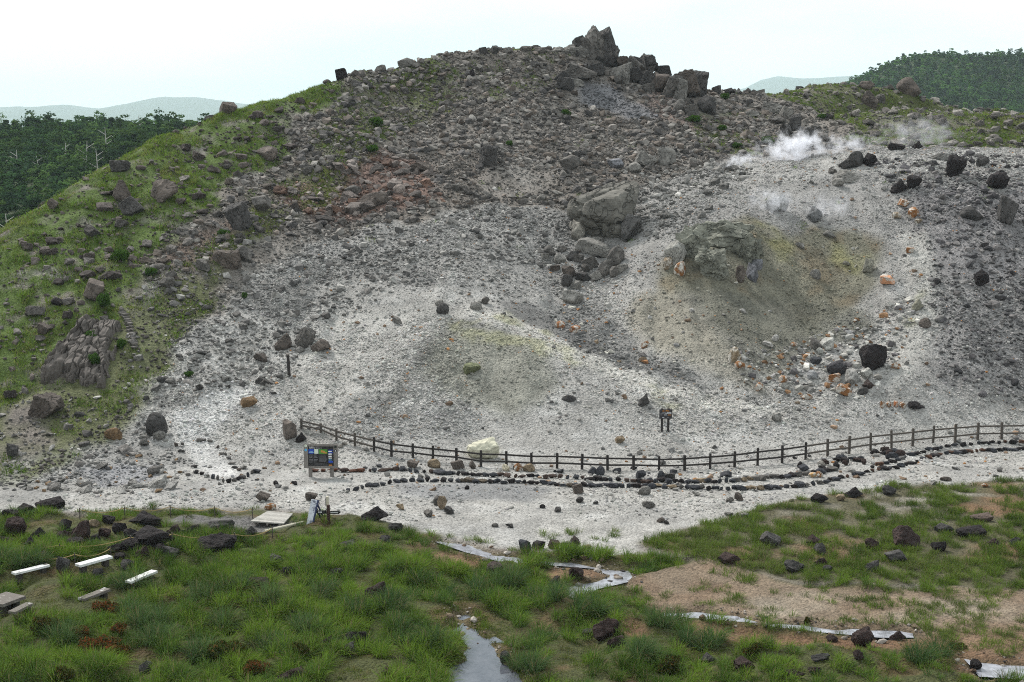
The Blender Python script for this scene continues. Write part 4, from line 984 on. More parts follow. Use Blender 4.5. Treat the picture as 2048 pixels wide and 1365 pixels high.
for a in [
 (525,996,34,20,'block',BROWN,'brown block above the wooden deck',0,2),
 (540,1016,24,12,'angular',RUST,'white and orange stone behind the wooden deck',0,1),
 (623,996,26,16,'block',BROWN,'brown stone behind the leaning white board',0,3),
 (884,1009,20,26,'round',(.17,.13,.09),'brown stone with a rusty front on the gravel flat',.1,1),
 (874,1004,16,20,'round',GREY,'grey stone half behind the rusty fronted stone on the gravel flat',0,2),
 (898,1024,20,14,'angular',DARKG,'dark stone below the rusty fronted stone on the gravel flat',0,3),
 (856,1030,20,14,'angular',GREY,'grey stone at the gravel edge left of the rusty fronted stone',0,5),
 (800,1016,18,12,'angular',TANR,'tan stone at the gravel edge above the black boulder',0,4),
 (1156,980,24,20,'block',BROWN,'brown stone against the lower kerb row',0,1),
 (1160,1002,16,12,'round',DARKG,'dark round stone in front of the brown stone on the gravel flat',0,2),
 (1191,1007,12,6,'angular',DARKG,'small flat dark stone right of the dark round stone',0,3),
 (1116,1022,14,10,'block',DARKG,'small square dark stone on the gravel flat',0,4),
 (1085,1015,12,8,'angular',LAVA,'small black stone on the gravel flat left of the square one',0,1),
 (1288,984,26,18,'round',PALEG,'rounded grey stone just below the lower kerb row',0,5),
 (1300,1012,22,14,'round',GREY,'larger grey stone of the pair on the right gravel flat',0,0),
 (1290,1010,14,10,'round',PALEG,'smaller pale stone of the pair on the right gravel flat',0,1),
 (1322,1042,18,10,'angular',BROWN,'brown stone near the front of the gravel flat',0,2),
 (1333,1047,12,8,'angular',DARKG,'dark stone beside the brown one near the front of the gravel flat',0,3),
 (1019,1053,18,8,'angular',DARKG,'flat dark stone at the front of the gravel flat',0,4),
 (990,1052,14,8,'round',GREY,'small grey stone left of the flat dark stone',0,5),
 (934,977,10,8,'angular',LAVA,'small black stone in front of the lower kerb row',0,1),
 (1460,1002,18,10,'angular',GREY,'grey stone on the pale road',0,2),
 (1478,996,18,16,'angular',BROWN,'brown stone beside the grey stone on the pale road',0,3),
 (1392,990,16,8,'angular',PALEG,'pale flat stone on the pale road below the kerb',0,4),
 (1458,1030,18,8,'angular',PALEG,'pale stone on the pale road near the right meadow',0,5),
 (1893,960,24,8,'angular',BROWN,'flat brown stone on the upper pale road',0,1),
 (1972,972,18,8,'angular',RUST,'rust red stone at the edge of the upper pale road',0,2),
 (552,969,12,10,'angular',LAVA,'black stone on the gravel left of the information board',0,3),
 (588,968,14,8,'angular',LAVA,'flat black stone on the gravel just left below the information board',0,4),
 (868,929,26,18,'round',TANR,'tan stone against the upper kerb row under the fence',0,5),
 (915,932,28,18,'block',BROWN,'brown block against the upper kerb row under the fence',0,1),
 (945,932,14,16,'angular',BROWN,'brown pointed stone right of the brown block under the fence',0,2),
 (826,932,24,16,'block',BROWN,'dark brown stone left of the tan stone under the fence',0,3),
 (1036,937,18,16,'round',RUST,'orange topped round stone under the fence',0,4),
 (1058,938,24,16,'round',TANR,'tan boulder right of the orange topped stone under the fence',0,5),
 (1012,938,16,14,'round',(.4,.36,.27),'cream stone left of the orange topped stone under the fence',0,0),
 (1200,944,20,18,'angular',BLUEB,'bluish black angular block under the middle of the fence',.1,1),
 (1185,945,18,16,'angular',BLUEB,'bluish black stone left of the angular block under the fence',0,2),
 (1234,942,18,10,'angular',BLUEB,'low bluish black stone under the middle of the fence',0,3),
 (1282,952,22,16,'angular',BLUEB,'wide bluish black stone against the upper kerb row',0,4),
 (1340,957,22,16,'block',DARKG,'dark square stone against the upper kerb row, right part',0,5),
 (1322,952,16,14,'angular',BLUEB,'bluish black stone left of the dark square stone at the kerb',0,1),
]:
    boulder(*a[:7], tilt=a[7], var=a[8], group=PF, name='stone', cat='stone', mat=M_RUST if a[5] == RUST else None, sink=.2)

# --- rough low wall of dark blocks by the stream
for i, a in enumerate([(1050,1094,26,22,'squarest and leftmost dark block of the low block row by the stream'),(1077,1093,28,16,'second block from the left in the low block row by the stream'),(1108,1093,26,16,'third, flat-topped block in the low block row by the stream'),
          (1132,1093,24,14,'pale block in the low block row by the stream'),(1149,1090,20,20,'tilted block in the low block row by the stream'),(1175,1096,20,8,'tan slab at the right end of the low block row by the stream')]):
    boulder(*a[:4], 'block', (BLUEB, LAVA, REDL, GREY, REDL, TANR)[i], a[4], name='wall_block', cat='block', group='low row of blocks by the stream', tilt=.5 if i == 4 else 0)

# --- kerb stones
def polyline(pts, step):
    out = []; acc = 0
    for (a, b), (c, d) in zip(pts[:-1], pts[1:]):
        Ls = math.hypot(c - a, (d - b) * 2.2); k = acc
        while k < Ls:
            out.append((a + (c - a) * k / Ls, b + (d - b) * k / Ls)); k += step * random.uniform(.85, 1.25)
        acc = k - Ls
    return out
def kerb(pts, step, w, h, cols, label, group, style=('block', 'angular'), jit=1.5, name='kerb_stone'):
    for u, v in polyline(pts, step):
        if jit > 2 and random.random() < .3: continue
        k = random.choice((.5, .75, .9, 1.0, 1.2, 1.5)) * random.uniform(.85, 1.15)
        boulder(u, v + random.uniform(-jit, jit), w * k * 1.12, h * random.uniform(.65, 1.1), random.choice(style), random.choice(cols), label, name=name, cat='kerb stone', group=group, sub=3, deep=random.uniform(.7, 1.0))
kerb([(628,942),(745,943)], 17, 18, 8, [(.10,.045,.03),(.12,.055,.035),(.06,.04,.035)], 'red-brown brick-like kerb block behind the information board legs', 'red-brown kerb blocks behind the information board', ('block',), .5)
kerb([(748,941),(800,940),(850,946),(950,950),(1050,953),(1150,957),(1250,962),(1300,966)], 14, 14, 9, [BLUEB, BLUEB, LAVA, (.08,.055,.045)], 'dark kerb stone of the upper row below the middle of the fence', 'upper kerb row below the middle of the fence')
kerb([(1300,962),(1360,964),(1430,964),(1500,960),(1560,955),(1610,950),(1670,940)], 12, 15, 10, [BLUEB, BLUEB, LAVA, GREY, TANR], 'dark or tan kerb stone of the upper row along the right half of the fence', 'upper kerb row along the right half of the fence')
kerb([(696,982),(735,973),(800,962),(860,961),(920,963)], 16, 15, 9, [BLUEB, LAVA, (.07,.07,.075)], 'dark kerb stone of the lower row, in the curve right of the information board', 'curved left end of the lower kerb row')
kerb([(925,962),(980,964),(1080,967),(1130,973),(1200,971),(1290,973)], 13, 15, 9, [BLUEB, BLUEB, LAVA, (.10,.08,.06)], 'dark kerb stone in the middle of the lower row', 'middle of the lower kerb row')
kerb([(1290,974),(1350,976),(1430,978),(1500,978),(1560,977),(1620,970),(1660,964)], 13, 15, 10, [BLUEB, BLUEB, LAVA, GREY, TANR], 'dark or grey kerb stone of the lower row beside the pale road', 'lower kerb row beside the pale road')
kerb([(1660,962),(1700,952),(1740,944),(1790,936),(1830,924),(1880,910),(1930,904),(1990,901),(2060,899)], 12, 14, 8, [BLUEB, LAVA, LAVA, (.09,.05,.035)], 'dark kerb stone rising with the bend of the pale road', 'lower kerb row at the bend of the pale road')
kerb([(1745,935),(1790,922),(1840,905),(1890,895),(1950,888),(2050,884)], 14, 15, 8, [BLUEB, LAVA, LAVA, (.09,.05,.035)], 'dark kerb stone of the second row above the bend of the pale road', 'second kerb row above the bend of the pale road')
kerb([(352,890),(366,908),(384,930),(400,946)], 19, 10, 7, [DARKG, GREY, BROWN], 'small stone along the left edge of the white footpath', 'stones along the left edge of the white footpath', jit=5)
kerb([(424,884),(436,900),(456,920),(480,944)], 17, 9, 6, [DARKG, GREY, BROWN], 'small stone along the right edge of the white footpath', 'stones along the right edge of the white footpath', jit=5)
boulder(966, 903, 66, 40, 'lava', (.46, .43, .32), 'small pale yellow-white mound of gravel right behind the fence', name='pale_mound', cat='mound', var=2, sink=.3, mat=M_PALEMOUND)
kerb([(392,946),(425,956),(455,964),(480,958),(508,944),(525,942)], 12, 12, 9, [BLUEB, LAVA, GREY], 'small dark stone bordering the lower end of the white footpath', 'border stones of the white footpath')
kerb([(352,888),(392,884),(420,884)], 12, 12, 7, [DARKG, GREY, BROWN], 'small dark stone of the short row across the white footpath', 'short stone row across the white footpath', jit=2.5)
for k in range(26):
    u = random.uniform(1590, 1830); v = 940 - (u - 1590) * .16 + random.uniform(-14, 10)
    boulder(u, v, random.uniform(10, 24), random.uniform(8, 15), random.choice(('block', 'angular')), random.choice((BLUEB, LAVA, LAVA, REDL, BLUEB)), 'dark angular stone heaped between the right fence and the kerb rows', name='dark_stone', cat='stone', group='dark stones heaped below the right fence', sub=3)
for a in [(1598,950,14,10,RUST,'bright orange stone at the left of the three by the upper kerb row'),(1626,952,20,10,(.4,.24,.1),'tan orange stone in the middle of the three by the upper kerb row'),(1640,951,14,12,RUST,'orange stone at the right of the three by the upper kerb row')]:
    boulder(*a[:4], 'round', a[4], a[5], name='rusty_rock', cat='rock', mat=M_RUST)

# ------------------------------------------------------------------ rock field: loose rocks of the hill
def rotmats(n_, tilt, rg):
    az = rg.uniform(0, 2 * np.pi, n_); t1 = rg.normal(0, tilt, n_); t2 = rg.normal(0, tilt, n_)
    ca, sa = np.cos(az), np.sin(az); c1, s1 = np.cos(t1), np.sin(t1); c2, s2 = np.cos(t2), np.sin(t2)
    Zm = np.zeros((n_, 3, 3)); Zm[:, 0, 0] = ca; Zm[:, 0, 1] = -sa; Zm[:, 1, 0] = sa; Zm[:, 1, 1] = ca; Zm[:, 2, 2] = 1
    Xm = np.zeros((n_, 3, 3)); Xm[:, 0, 0] = 1; Xm[:, 1, 1] = c1; Xm[:, 1, 2] = -s1; Xm[:, 2, 1] = s1; Xm[:, 2, 2] = c1
    Ym = np.zeros((n_, 3, 3)); Ym[:, 1, 1] = 1; Ym[:, 0, 0] = c2; Ym[:, 0, 2] = s2; Ym[:, 2, 0] = -s2; Ym[:, 2, 2] = c2
    return Ym @ Xm @ Zm
def merged(name, P, S, cols, R3, bases, m, smooth=False):
    """P n x 3 centres, S n x 3 sizes, one rock shape of BASES each, as one mesh"""
    which = rng.integers(0, len(bases), len(P)); vs_, fs_, cs_ = [], [], []; off = 0
    for k, (bv, bf) in enumerate(bases):
        i = np.nonzero(which == k)[0]
        if not len(i): continue
        v = np.einsum('nij,nvj->nvi', R3[i], bv[None] * S[i][:, None, :]) + P[i][:, None, :]
        f = bf[None] + (np.arange(len(i)) * len(bv))[:, None, None] + off
        vs_.append(v.reshape(-1, 3)); fs_.append(f.reshape(-1)); cs_.append(np.repeat(cols[i], len(bv), 0)); off += len(i) * len(bv)
    me = mesh_np(name, np.concatenate(vs_), np.concatenate(fs_), 3, np.concatenate(cs_), smooth)
    return link(name, me, m)
OCC = np.array(occupied)
def free(x, y, k=1.0):
    ok = np.ones(len(x), bool)
    for i in range(0, len(OCC), 60):
        q_ = OCC[i:i + 60]; d = (x[:, None] - q_[:, 0]) ** 2 + (y[:, None] - q_[:, 1]) ** 2
        ok &= ~(d < (q_[:, 2] * k) ** 2).any(1)
    return ok
def wpix(x, y, z, a=110, b_=55):
    u, v, fw = project(x, y, z); am = np.clip((y - 60) / 40, .25, 1)
    return u + fbm(x / 7, y / 7, 4, 3) * a * am, v + fbm(x / 7, y / 7, 4, 31) * b_ * am, u, v, fw
R_TOP = [(290,570),(330,470),(470,390),(520,310),(570,205),(700,150),(820,125),(960,95),(1100,90),(1430,170),(1500,190),(1570,235),(1650,290),(1560,312),(1440,330),(1400,352),(1300,385),(1130,415),(1000,400),(860,425),(700,462),(560,480),(430,505),(390,540)]
R_MID = [(60,960),(140,890),(250,780),(240,640),(330,520),(430,500),(700,462),(1000,405),(1140,430),(1120,540),(900,520),(720,590),(650,680),(560,740),(500,790),(420,800),(380,860),(250,900),(120,965)]
R_RIGHTSKY = [(1480,190),(1650,160),(1830,170),(2048,205),(2500,240),(2500,300),(1900,296),(1800,292),(1650,288),(1560,240)]
R_DARKR = [(1760,325),(1900,310),(2100,320),(2500,330),(2500,860),(2048,800),(1900,760),(1880,660),(1860,540),(1830,430),(1770,380)]
R_MIDR = [(1240,330),(1420,330),(1500,345),(1420,420),(1350,470),(1290,500),(1270,430)]
R_GULLY = [(1080,610),(1190,600),(1240,690),(1420,745),(1650,800),(1600,835),(1400,795),(1240,735),(1130,690)]
R_BOWL = [(1480,690),(1560,700),(1640,665),(1720,650),(1830,590),(1860,650),(1800,760),(1760,815),(1560,800),(1480,770)]
R_BASEL = [(-400,1030),(-400,960),(20,965),(120,900),(260,880),(420,930),(350,990),(560,1000),(640,1015),(620,1030),(250,1024)]
R_FENCE = [(620,900),(700,880),(760,905),(1000,935),(1420,945),(1660,900),(1700,930),(1500,958),(1300,960),(1050,950),(850,942),(700,938)]
R_GREENL = P_GRASS_L
def region_sample(N, regs, rg):
    x = rg.uniform(-72, 78, N); y = rg.uniform(80, 196, N); z = hgt(x, y); uw, vw, u, v, fw = wpix(x, y, z)
    ok0 = (u > -120) & (u < 2170); out = []
    r0 = rg.uniform(0, 1, N); dmax = N / (150.0 * 116.0); done = np.zeros(N, bool)
    for name, poly, dens in regs:
        m = ok0 & ~done & inpoly(uw, vw, poly); done |= m
        m &= r0 < dens / dmax; out.append((name, x[m], y[m]))
    return out
rg = np.random.default_rng(21)
# name, polygon, rocks per square metre
REGS = [('path', [(395,790),(470,765),(505,775),(470,830),(432,868),(450,905),(490,955),(435,965),(400,945),(375,905),(345,860),(335,825)], .15), ('mid', [(-400,985),(-400,830),(40,790),(150,800),(290,760),(330,800),(260,880),(130,955),(20,990)], 2.4), ('bowl', R_BOWL, 7.0), ('gully', R_GULLY, 1.5), ('fence', R_FENCE, .55), ('midr', R_MIDR, 3.6), ('red', P_RED, 4.0), ('path', P_PATH, .10), ('path', P_PATH2, .2), ('path', P_PATH3, .35), ('blue', P_BLUEGREY, 1.1),
        ('gband', [(-400,700),(-400,0),(1000,0),(720,150),(600,215),(460,262),(330,315),(210,395),(120,450),(40,520),(-60,600)], .16), ('green', R_GREENL, 1.5), ('rightsky', R_RIGHTSKY, 2.0), ('darkr', R_DARKR, 3.2), ('ochre', P_OCHRE, .22), ('olive', P_OLIVE, .05), ('top', R_TOP, 9.0), ('mid', R_MID, 3.6), ('basel', R_BASEL, 1.6), ('white', P_WHITE, .55)]
SIZES = {'bowl': (.16, .55, 2.6), 'gully': (.15, .5, 2.4), 'fence': (.18, .6, 2.2), 'midr': (.18, .75, 2.0), 'red': (.22, 1.2, 2.0), 'path': (.15, .5, 2.5), 'blue': (.15, .5, 2.4), 'green': (.20, 1.05, 1.9), 'gband': (.22, .9, 1.9), 'rightsky': (.2, 1.0, 2.0),
         'darkr': (.15, .62, 2.0), 'ochre': (.15, .6, 2.2), 'olive': (.14, .4, 2.5), 'top': (.15, .80, 1.9), 'mid': (.15, .62, 2.2), 'basel': (.2, .9, 2.2), 'white': (.13, .42, 2.3)}
LAB = {'top': ('rock', 'grey angular rock in the dense boulder field under the summit'), 'green': ('rock', 'brown-grey rock half sunk in the green grass of the left slope'), 'gband': ('rock', 'brown-grey rock in the open grass just under the left skyline'), 'rightsky': ('rock', 'grey rock among the grass of the right ridge behind the steam'),
       'red': ('rock', 'grey-brown rock lying in the red soil patch'), 'mid': ('rock', 'grey rock on the light scree between the upper boulder field and the white gravel'), 'midr': ('rock', 'grey rock on the scree between the huge cracked boulder and the steam'),
       'darkr': ('rock', 'dark lava stone on the dark right slope below the terrace'), 'bowl': ('rock', 'pale or dark loose stone on the crater floor'), 'gully': ('rock', 'small rusty or grey stone in the gully between mound and crater'),
       'basel': ('rock', 'grey stone at the gravel foot of the left slope'), 'fence': ('rock', 'loose stone between the fence and the upper kerb row'), 'white': ('rock', 'lone stone on the open white gravel'), 'path': ('rock', 'small stone on the light gravel of the hill path'),
       'blue': ('rock', 'small stone on the bluish grey patch below the summit crag'), 'ochre': ('rock', 'stone on the ochre crater wall'), 'olive': ('rock', 'small stone on the face of the sulphur mound')}
def pal(reg, n_, rg):
    t_ = {'top': [(.165,.15,.135),(.12,.11,.10),(.21,.195,.175),(.15,.125,.105),(.09,.084,.08)], 'green': [(.15,.125,.11),(.12,.10,.09),(.17,.155,.14)], 'gband': [(.15,.125,.11),(.12,.10,.09)], 'rightsky': [(.15,.135,.12),(.11,.10,.09),(.19,.175,.155)],
          'red': [(.16,.135,.12),(.19,.12,.09),(.11,.095,.085),(.22,.19,.17)], 'mid': [(.20,.19,.175),(.14,.13,.12),(.27,.26,.24),(.10,.095,.09)], 'midr': [(.19,.18,.165),(.13,.125,.115),(.27,.26,.24)],
          'darkr': [(.07,.066,.068),(.10,.093,.095),(.14,.13,.125),(.2,.19,.18),(.05,.045,.045)], 'bowl': [(.34,.33,.30),(.40,.38,.34),(.26,.25,.24),(.22,.125,.065),(.12,.11,.11),(.42,.41,.38),(.30,.29,.27)],
          'gully': [(.24,.12,.055),(.20,.15,.10),(.27,.26,.24),(.16,.15,.14),(.40,.38,.33)], 'basel': [(.20,.19,.175),(.14,.13,.12),(.28,.27,.25),(.18,.12,.07)], 'fence': [(.08,.075,.075),(.18,.15,.12),(.05,.05,.055),(.27,.25,.22)],
          'white': [(.20,.19,.175),(.13,.125,.12),(.30,.29,.27),(.22,.15,.10)], 'path': [(.3,.29,.27),(.2,.19,.18)], 'blue': [(.19,.19,.2),(.13,.13,.135)], 'ochre': [(.27,.26,.21),(.33,.32,.28),(.18,.17,.14)], 'olive': [(.28,.27,.24),(.16,.155,.14)]}[reg]
    c = np.array(t_)[rg.integers(0, len(t_), n_)]; return c * (.62 if reg in ('green', 'gband') else .80) * rg.uniform(.5, 1.45, (n_, 1))
allr = []
SC_ = .80
for reg, x, y in region_sample(165000, REGS, rg):
    lo, hi, al = SIZES[reg]; s_ = np.minimum(lo * rg.uniform(0, 1, len(x)) ** (-1 / al), hi)
    k = free(x, y, .95); x, y, s_ = x[k], y[k], s_[k]
    c = pal(reg, len(x), rg)
    for i in range(len(x)): allr.append((s_[i], x[i], y[i], reg, c[i]))
x = np.array([a[1] for a in allr]); y = np.array([a[2] for a in allr]); s_ = np.array([a[0] for a in allr]); z = hgt(x, y)
u, v, fw = project(x, y, z + s_ * .3)
# seen from the path's side: a rock counts as showing when nothing of the terrain rises in front of it
vis = (u > 0) & (u < 2048) & (v > 0) & (v < 1365)
for k in np.linspace(.5, .985, 40):
    vis &= hgt(x * k, y * k) < CAMZ + (z + s_ * .5 - CAMZ) * k + .02
px = np.where(vis, s_ / fw * F, 0)
order = np.argsort(-px); big = order[:300]; rest = np.ones(len(x), bool); rest[big] = False
print('rocks', len(x), 'smallest individual px', px[big[-1]])
for i in big:
    reg = allr[i][3]; c = allr[i][4]; st = random.choice(('block', 'angular', 'angular', 'slab', 'split')) if reg not in ('darkr', 'bowl') else random.choice(('lava', 'angular', 'round'))
    o = link('rock', rock_mesh(st, random.randrange(6), 4 if px[i] > 22 else 3, M_ROCK, M_ROCK.name))
    a = s_[i] * 1.1; hz = a * random.uniform(.55, .9) if st != 'slab' else a * random.uniform(.3, .5)
    o.scale = (a * random.uniform(.95, 1.3), a * random.uniform(.8, 1.1), hz)
    o.rotation_euler = (random.gauss(.12, .22), random.gauss(0, .22), random.uniform(0, 6.28)); o.location = (x[i], y[i], z[i] + hz * .17)
    o.color = (*c, 1); tag(o, LAB[reg][1], 'rock', 'rocks: ' + LAB[reg][1])
def hull_shape(seed, npts):
    rg_ = np.random.default_rng(seed); q_ = rg_.uniform(-1, 1, (npts, 3)); q_ /= (np.abs(q_).max(1)[:, None]) ** .6; bm = bmesh.new()
    for a in q_: bm.verts.new(a)
    r_ = bmesh.ops.convex_hull(bm, input=bm.verts[:]); dead_ = [g_ for g_ in r_['geom_interior'] if isinstance(g_, bmesh.types.BMVert)]
    for a in [vv_ for vv_ in bm.verts if not vv_.link_faces]: bm.verts.remove(a)
    bmesh.ops.triangulate(bm, faces=bm.faces[:]); bmesh.ops.recalc_face_normals(bm, faces=bm.faces[:]); bm.verts.index_update()
    v = np.array([a.co[:] for a in bm.verts]); f = np.array([[a.index for a in p_.verts] for p_ in bm.faces]); bm.free()
    mn_, mx_ = v.min(0), v.max(0); return (v - (mn_ + mx_) / 2) / (mx_ - mn_), f
SH = [hull_shape(500 + k, 11 + k % 6) for k in range(14)]
SH2 = [hull_shape(540 + k, 16 + k % 8) for k in range(12)]
ri = np.nonzero(rest)[0]; rcol = np.array([allr[i][4] for i in ri])
def stuffrocks(name, sel, bases):
    i = ri[sel]; n_ = len(i); S = s_[i][:, None] * np.stack([rg.uniform(.95, 1.35, n_), rg.uniform(.8, 1.1, n_), rg.uniform(.5, .95, n_)], 1)
    P = np.stack([x[i], y[i], z[i] + S[:, 2] * .13], 1)
    return tag(merged(name, P, S, rcol[sel], rotmats(n_, .28, rg), bases, M_STONES), kind='stuff')
stuffrocks('rubble', s_[ri] >= .5, SH2); stuffrocks('scree', s_[ri] < .5, SH)

# ------------------------------------------------------------------ pebbles of the white gravel
def icosa(seed):
    rg_ = np.random.default_rng(seed); d, f = ico(1)
    bm = bmesh.new(); bmesh.ops.create_icosphere(bm, subdivisions=1, radius=.5); v = np.array([q_.co[:] for q_ in bm.verts]); f = np.array([[q_.index for q_ in p_.verts] for p_ in bm.faces]); bm.free()
    return v[:, :] * rg_.uniform(.7, 1.2, (len(v), 1)), f
PEB = [icosa(900 + k) for k in range(12)]
if len(PEB[0][0]) > 12: pass
N = 900000
x = rg.uniform(-62, 66, N); y = rg.uniform(74, 145, N); z = hgt(x, y); u, v, fw = project(x, y, z)
wm = samp(m_white, x, y); den = .10 + .9 * np.clip(fbm(x / 6, y / 6, 4, 61) * 2.5 + .5, 0, 1)
flat = samp(hill, x, y); den *= np.where(flat < .15, .35, 1.0)
den *= np.where(inpoly(u, v, [(560,600),(940,640),(900,760),(1000,880),(700,880),(640,780)]), 2.2, 1)
den *= np.where(samp(m_och, x, y) > .4, .55, 1)
extra = np.clip(samp(m_tan, x, y) * .25 + samp(m_band, x, y) * .2 + samp(m_or, x, y) * .25, 0, 1)
keep = (u > -60) & (u < 2110) & (rg.uniform(0, 1, N) < np.clip(wm * den * .5, 0, 1)) & (samp(m_water, x, y) < .1)
x, y, z = x[keep], y[keep], z[keep]; n_ = len(x)
s_ = np.minimum(.075 * rg.uniform(0, 1, n_) ** (-1 / 3.0), .28)
base = samp(col, x, y); k = rg.choice([.66, .85, 1.0, 1.08, 1.18], n_, p=[.12, .22, .3, .24, .12])
pc = np.clip(base * k[:, None] * rg.uniform(.9, 1.1, (n_, 3)) ** .3, 0, .62)
r_ = rg.uniform(0, 1, n_) < .012; pc[r_] = np.array((.30, .15, .06))
S = s_[:, None] * np.stack([rg.uniform(.9, 1.4, n_), rg.uniform(.8, 1.1, n_), rg.uniform(.5, .85, n_)], 1)
# stones and grit along the water's edge
N2 = 30000; x2 = rg.uniform(-14, 40, N2); y2 = rg.uniform(50, 84, N2); w2 = samp(m_wet, x2, y2); k2 = (((w2 > .04) & (w2 < .72) & (rg.uniform(0, 1, N2) < .8)) | ((w2 >= .72) & (rg.uniform(0, 1, N2) < .10) & (y2 > 62))) & (project(x2, y2, hgt(x2, y2))[0] > 840)
x2, y2 = x2[k2], y2[k2]; n2_ = len(x2); x = np.concatenate([x, x2]); y = np.concatenate([y, y2]); z = np.concatenate([z, hgt(x2, y2)])
s2 = np.minimum(.05 * rg.uniform(0, 1, n2_) ** (-1 / 2.0), .38) * np.where(samp(m_wet, x2, y2) > .72, 2.2, 1.0); S = np.concatenate([S, s2[:, None] * np.stack([rg.uniform(.9, 1.4, n2_), rg.uniform(.8, 1.1, n2_), rg.uniform(.5, .85, n2_)], 1)])
pc = np.concatenate([pc, np.array([(.05,.045,.042),(.12,.09,.06),(.20,.17,.14),(.28,.25,.22),(.09,.06,.04)])[rg.integers(0, 5, n2_)]]); n_ = len(x)
print('pebbles', n_)
tag(merged('gravel', np.stack([x, y, z + S[:, 2] * .2], 1), S, pc, rotmats(n_, .3, rg), PEB, M_STONES), kind='stuff')

# fine talus between the rocks of the hill
N = 700000
x = rg.uniform(-62, 84, N); y = rg.uniform(82, 190, N); z = hgt(x, y); uw, vw, u, v, fw = wpix(x, y, z, 60, 34); pr = np.zeros(N)
for poly, d_ in ((R_TOP, 16), (R_MID, 15), (R_MIDR, 16), (R_DARKR, 13), (R_RIGHTSKY, 6), (P_GRASS_L, 3.5), (R_BASEL, 9), (P_GRASS_L2, 6), (R_GULLY, 14), ([(420,600),(700,500),(1000,430),(1150,440),(1180,600),(1000,600),(900,560),(700,640),(560,720),(420,780),(330,760)], 12)): pr = np.maximum(pr, d_ * inpoly(uw, vw, poly))
pr *= np.clip(.75 + 2.6 * fbm(x / 5, y / 5, 4, 121), .05, 1.5) * (1 - .92 * inpoly(u, v, P_WALK)) * (1 - .6 * inpoly(u, v, P_PATH)); keep = (u > -60) & (u < 2110) & (rg.uniform(0, 1, N) < pr * (146 * 108) / N)
x, y, z = x[keep], y[keep], z[keep]; n_ = len(x); s_ = np.minimum(.10 * rg.uniform(0, 1, n_) ** (-1 / 2.4), .36)
tc2 = samp(col, x, y); gm = np.clip((tc2[:, 1] > tc2[:, 0] * 1.02), 0, 1)[:, None]; pc = (tc2 * (1 - gm) + np.array((.09, .08, .07)) * gm) * (.8 - .3 * inpoly(uw[keep], vw[keep], R_DARKR) - .1 * inpoly(uw[keep], vw[keep], R_TOP))[:, None] * rg.choice([.42, .7, 1.0, 1.3, 1.6], n_, p=[.2, .25, .27, .18, .10])[:, None]
S = s_[:, None] * np.stack([rg.uniform(.9, 1.4, n_), rg.uniform(.8, 1.1, n_), rg.uniform(.5, .9, n_)], 1); print('talus', n_)
tag(merged('talus', np.stack([x, y, z + S[:, 2] * .2], 1), S, pc, rotmats(n_, .3, rg), PEB, M_STONES), kind='stuff')

# ------------------------------------------------------------------ grass
def blades(P, az, lean, Ln, wd, cols, curl=.55):
    """one curved, tapering blade per root; returns verts, faces, sizes, colours"""
    n_ = len(P); d = np.stack([np.cos(az), np.sin(az), np.zeros(n_)], 1); sd = np.stack([-np.sin(az), np.cos(az), np.zeros(n_)], 1)
    tw = rg.uniform(-.9, .9, n_); sd = sd * np.cos(tw)[:, None] + d * np.sin(tw)[:, None]
    V_ = np.empty((n_, 7, 3))
    for k, (t_, w_) in enumerate(((0, .8), (.42, 1.0), (.76, .7))):
        h_ = Ln * (t_ - curl * lean * t_ ** 2.2); o_ = Ln * lean * .85 * t_ ** 1.5
        c = P + d * o_[:, None] + np.array([0, 0, 1.0]) * h_[:, None]
        V_[:, 2 * k] = c - sd * (wd * w_ * .5)[:, None]; V_[:, 2 * k + 1] = c + sd * (wd * w_ * .5)[:, None]
    V_[:, 6] = P + d * (Ln * lean * .85)[:, None] + np.array([0, 0, 1.0]) * (Ln * (1 - curl * lean))[:, None]
    f = np.array([0, 1, 3, 2, 2, 3, 5, 4, 4, 5, 6])
    Fc = (f[None] + (np.arange(n_) * 7)[:, None]).ravel(); nper = np.tile([4, 4, 3], n_)
    return V_.reshape(-1, 3), Fc, nper, np.repeat(cols, 7, 0)
def tussocks(name, x, y, r, hh, nb, cols, width, label=None, wind=(.12, 0.0), m=M_GRASS, straw=.05):
    z = hgt(x, y); rep = np.repeat(np.arange(len(x)), nb); n_ = len(rep)
    rr = np.sqrt(rg.uniform(0, 1, n_)); a = rg.uniform(0, 2 * np.pi, n_)
    bx = x[rep] + r[rep] * rr * np.cos(a); by = y[rep] + r[rep] * rr * np.sin(a); bz = hgt(bx, by) - .03
    az = a + rg.normal(0, .5, n_); lean = np.clip(.10 + 1.0 * rr * rg.uniform(.4, 1.35, n_), .05, 1.3)
    dx = np.cos(az) * lean + wind[0]; dy = np.sin(az) * lean + wind[1]; az = np.arctan2(dy, dx); lean = np.hypot(dx, dy)
    Ln = hh[rep] * rg.uniform(.6, 1.15, n_) * (1 - .12 * rr)
    c = cols[rep] * rg.uniform(.72, 1.3, (n_, 1)); st = rg.uniform(0, 1, n_) < straw; c[st] = np.array((.20, .165, .085)) * rg.uniform(.7, 1.2, (st.sum(), 1))
    wd = np.full(n_, width) * rg.uniform(.6, 1.3, n_)
    V_, Fc, npr, cc = blades(np.stack([bx, by, bz], 1), az, lean, Ln, wd, c)
    return tag(link(name, mesh_np(name, V_, Fc, npr, cc, smooth=True), m), kind='stuff')
def gcols(n_, x, y, tab, seed):
    t_ = np.array(tab); k = np.clip((fbm(x / 5, y / 5, 3, seed) * 2.2 + .5 + rg.normal(0, .36, n_)) * (len(t_) - 1), 0, len(t_) - 1.001); i = k.astype(int); f = (k - i)[:, None]
    return t_[i] * (1 - f) + t_[i + 1] * f
OCC = np.array(occupied)
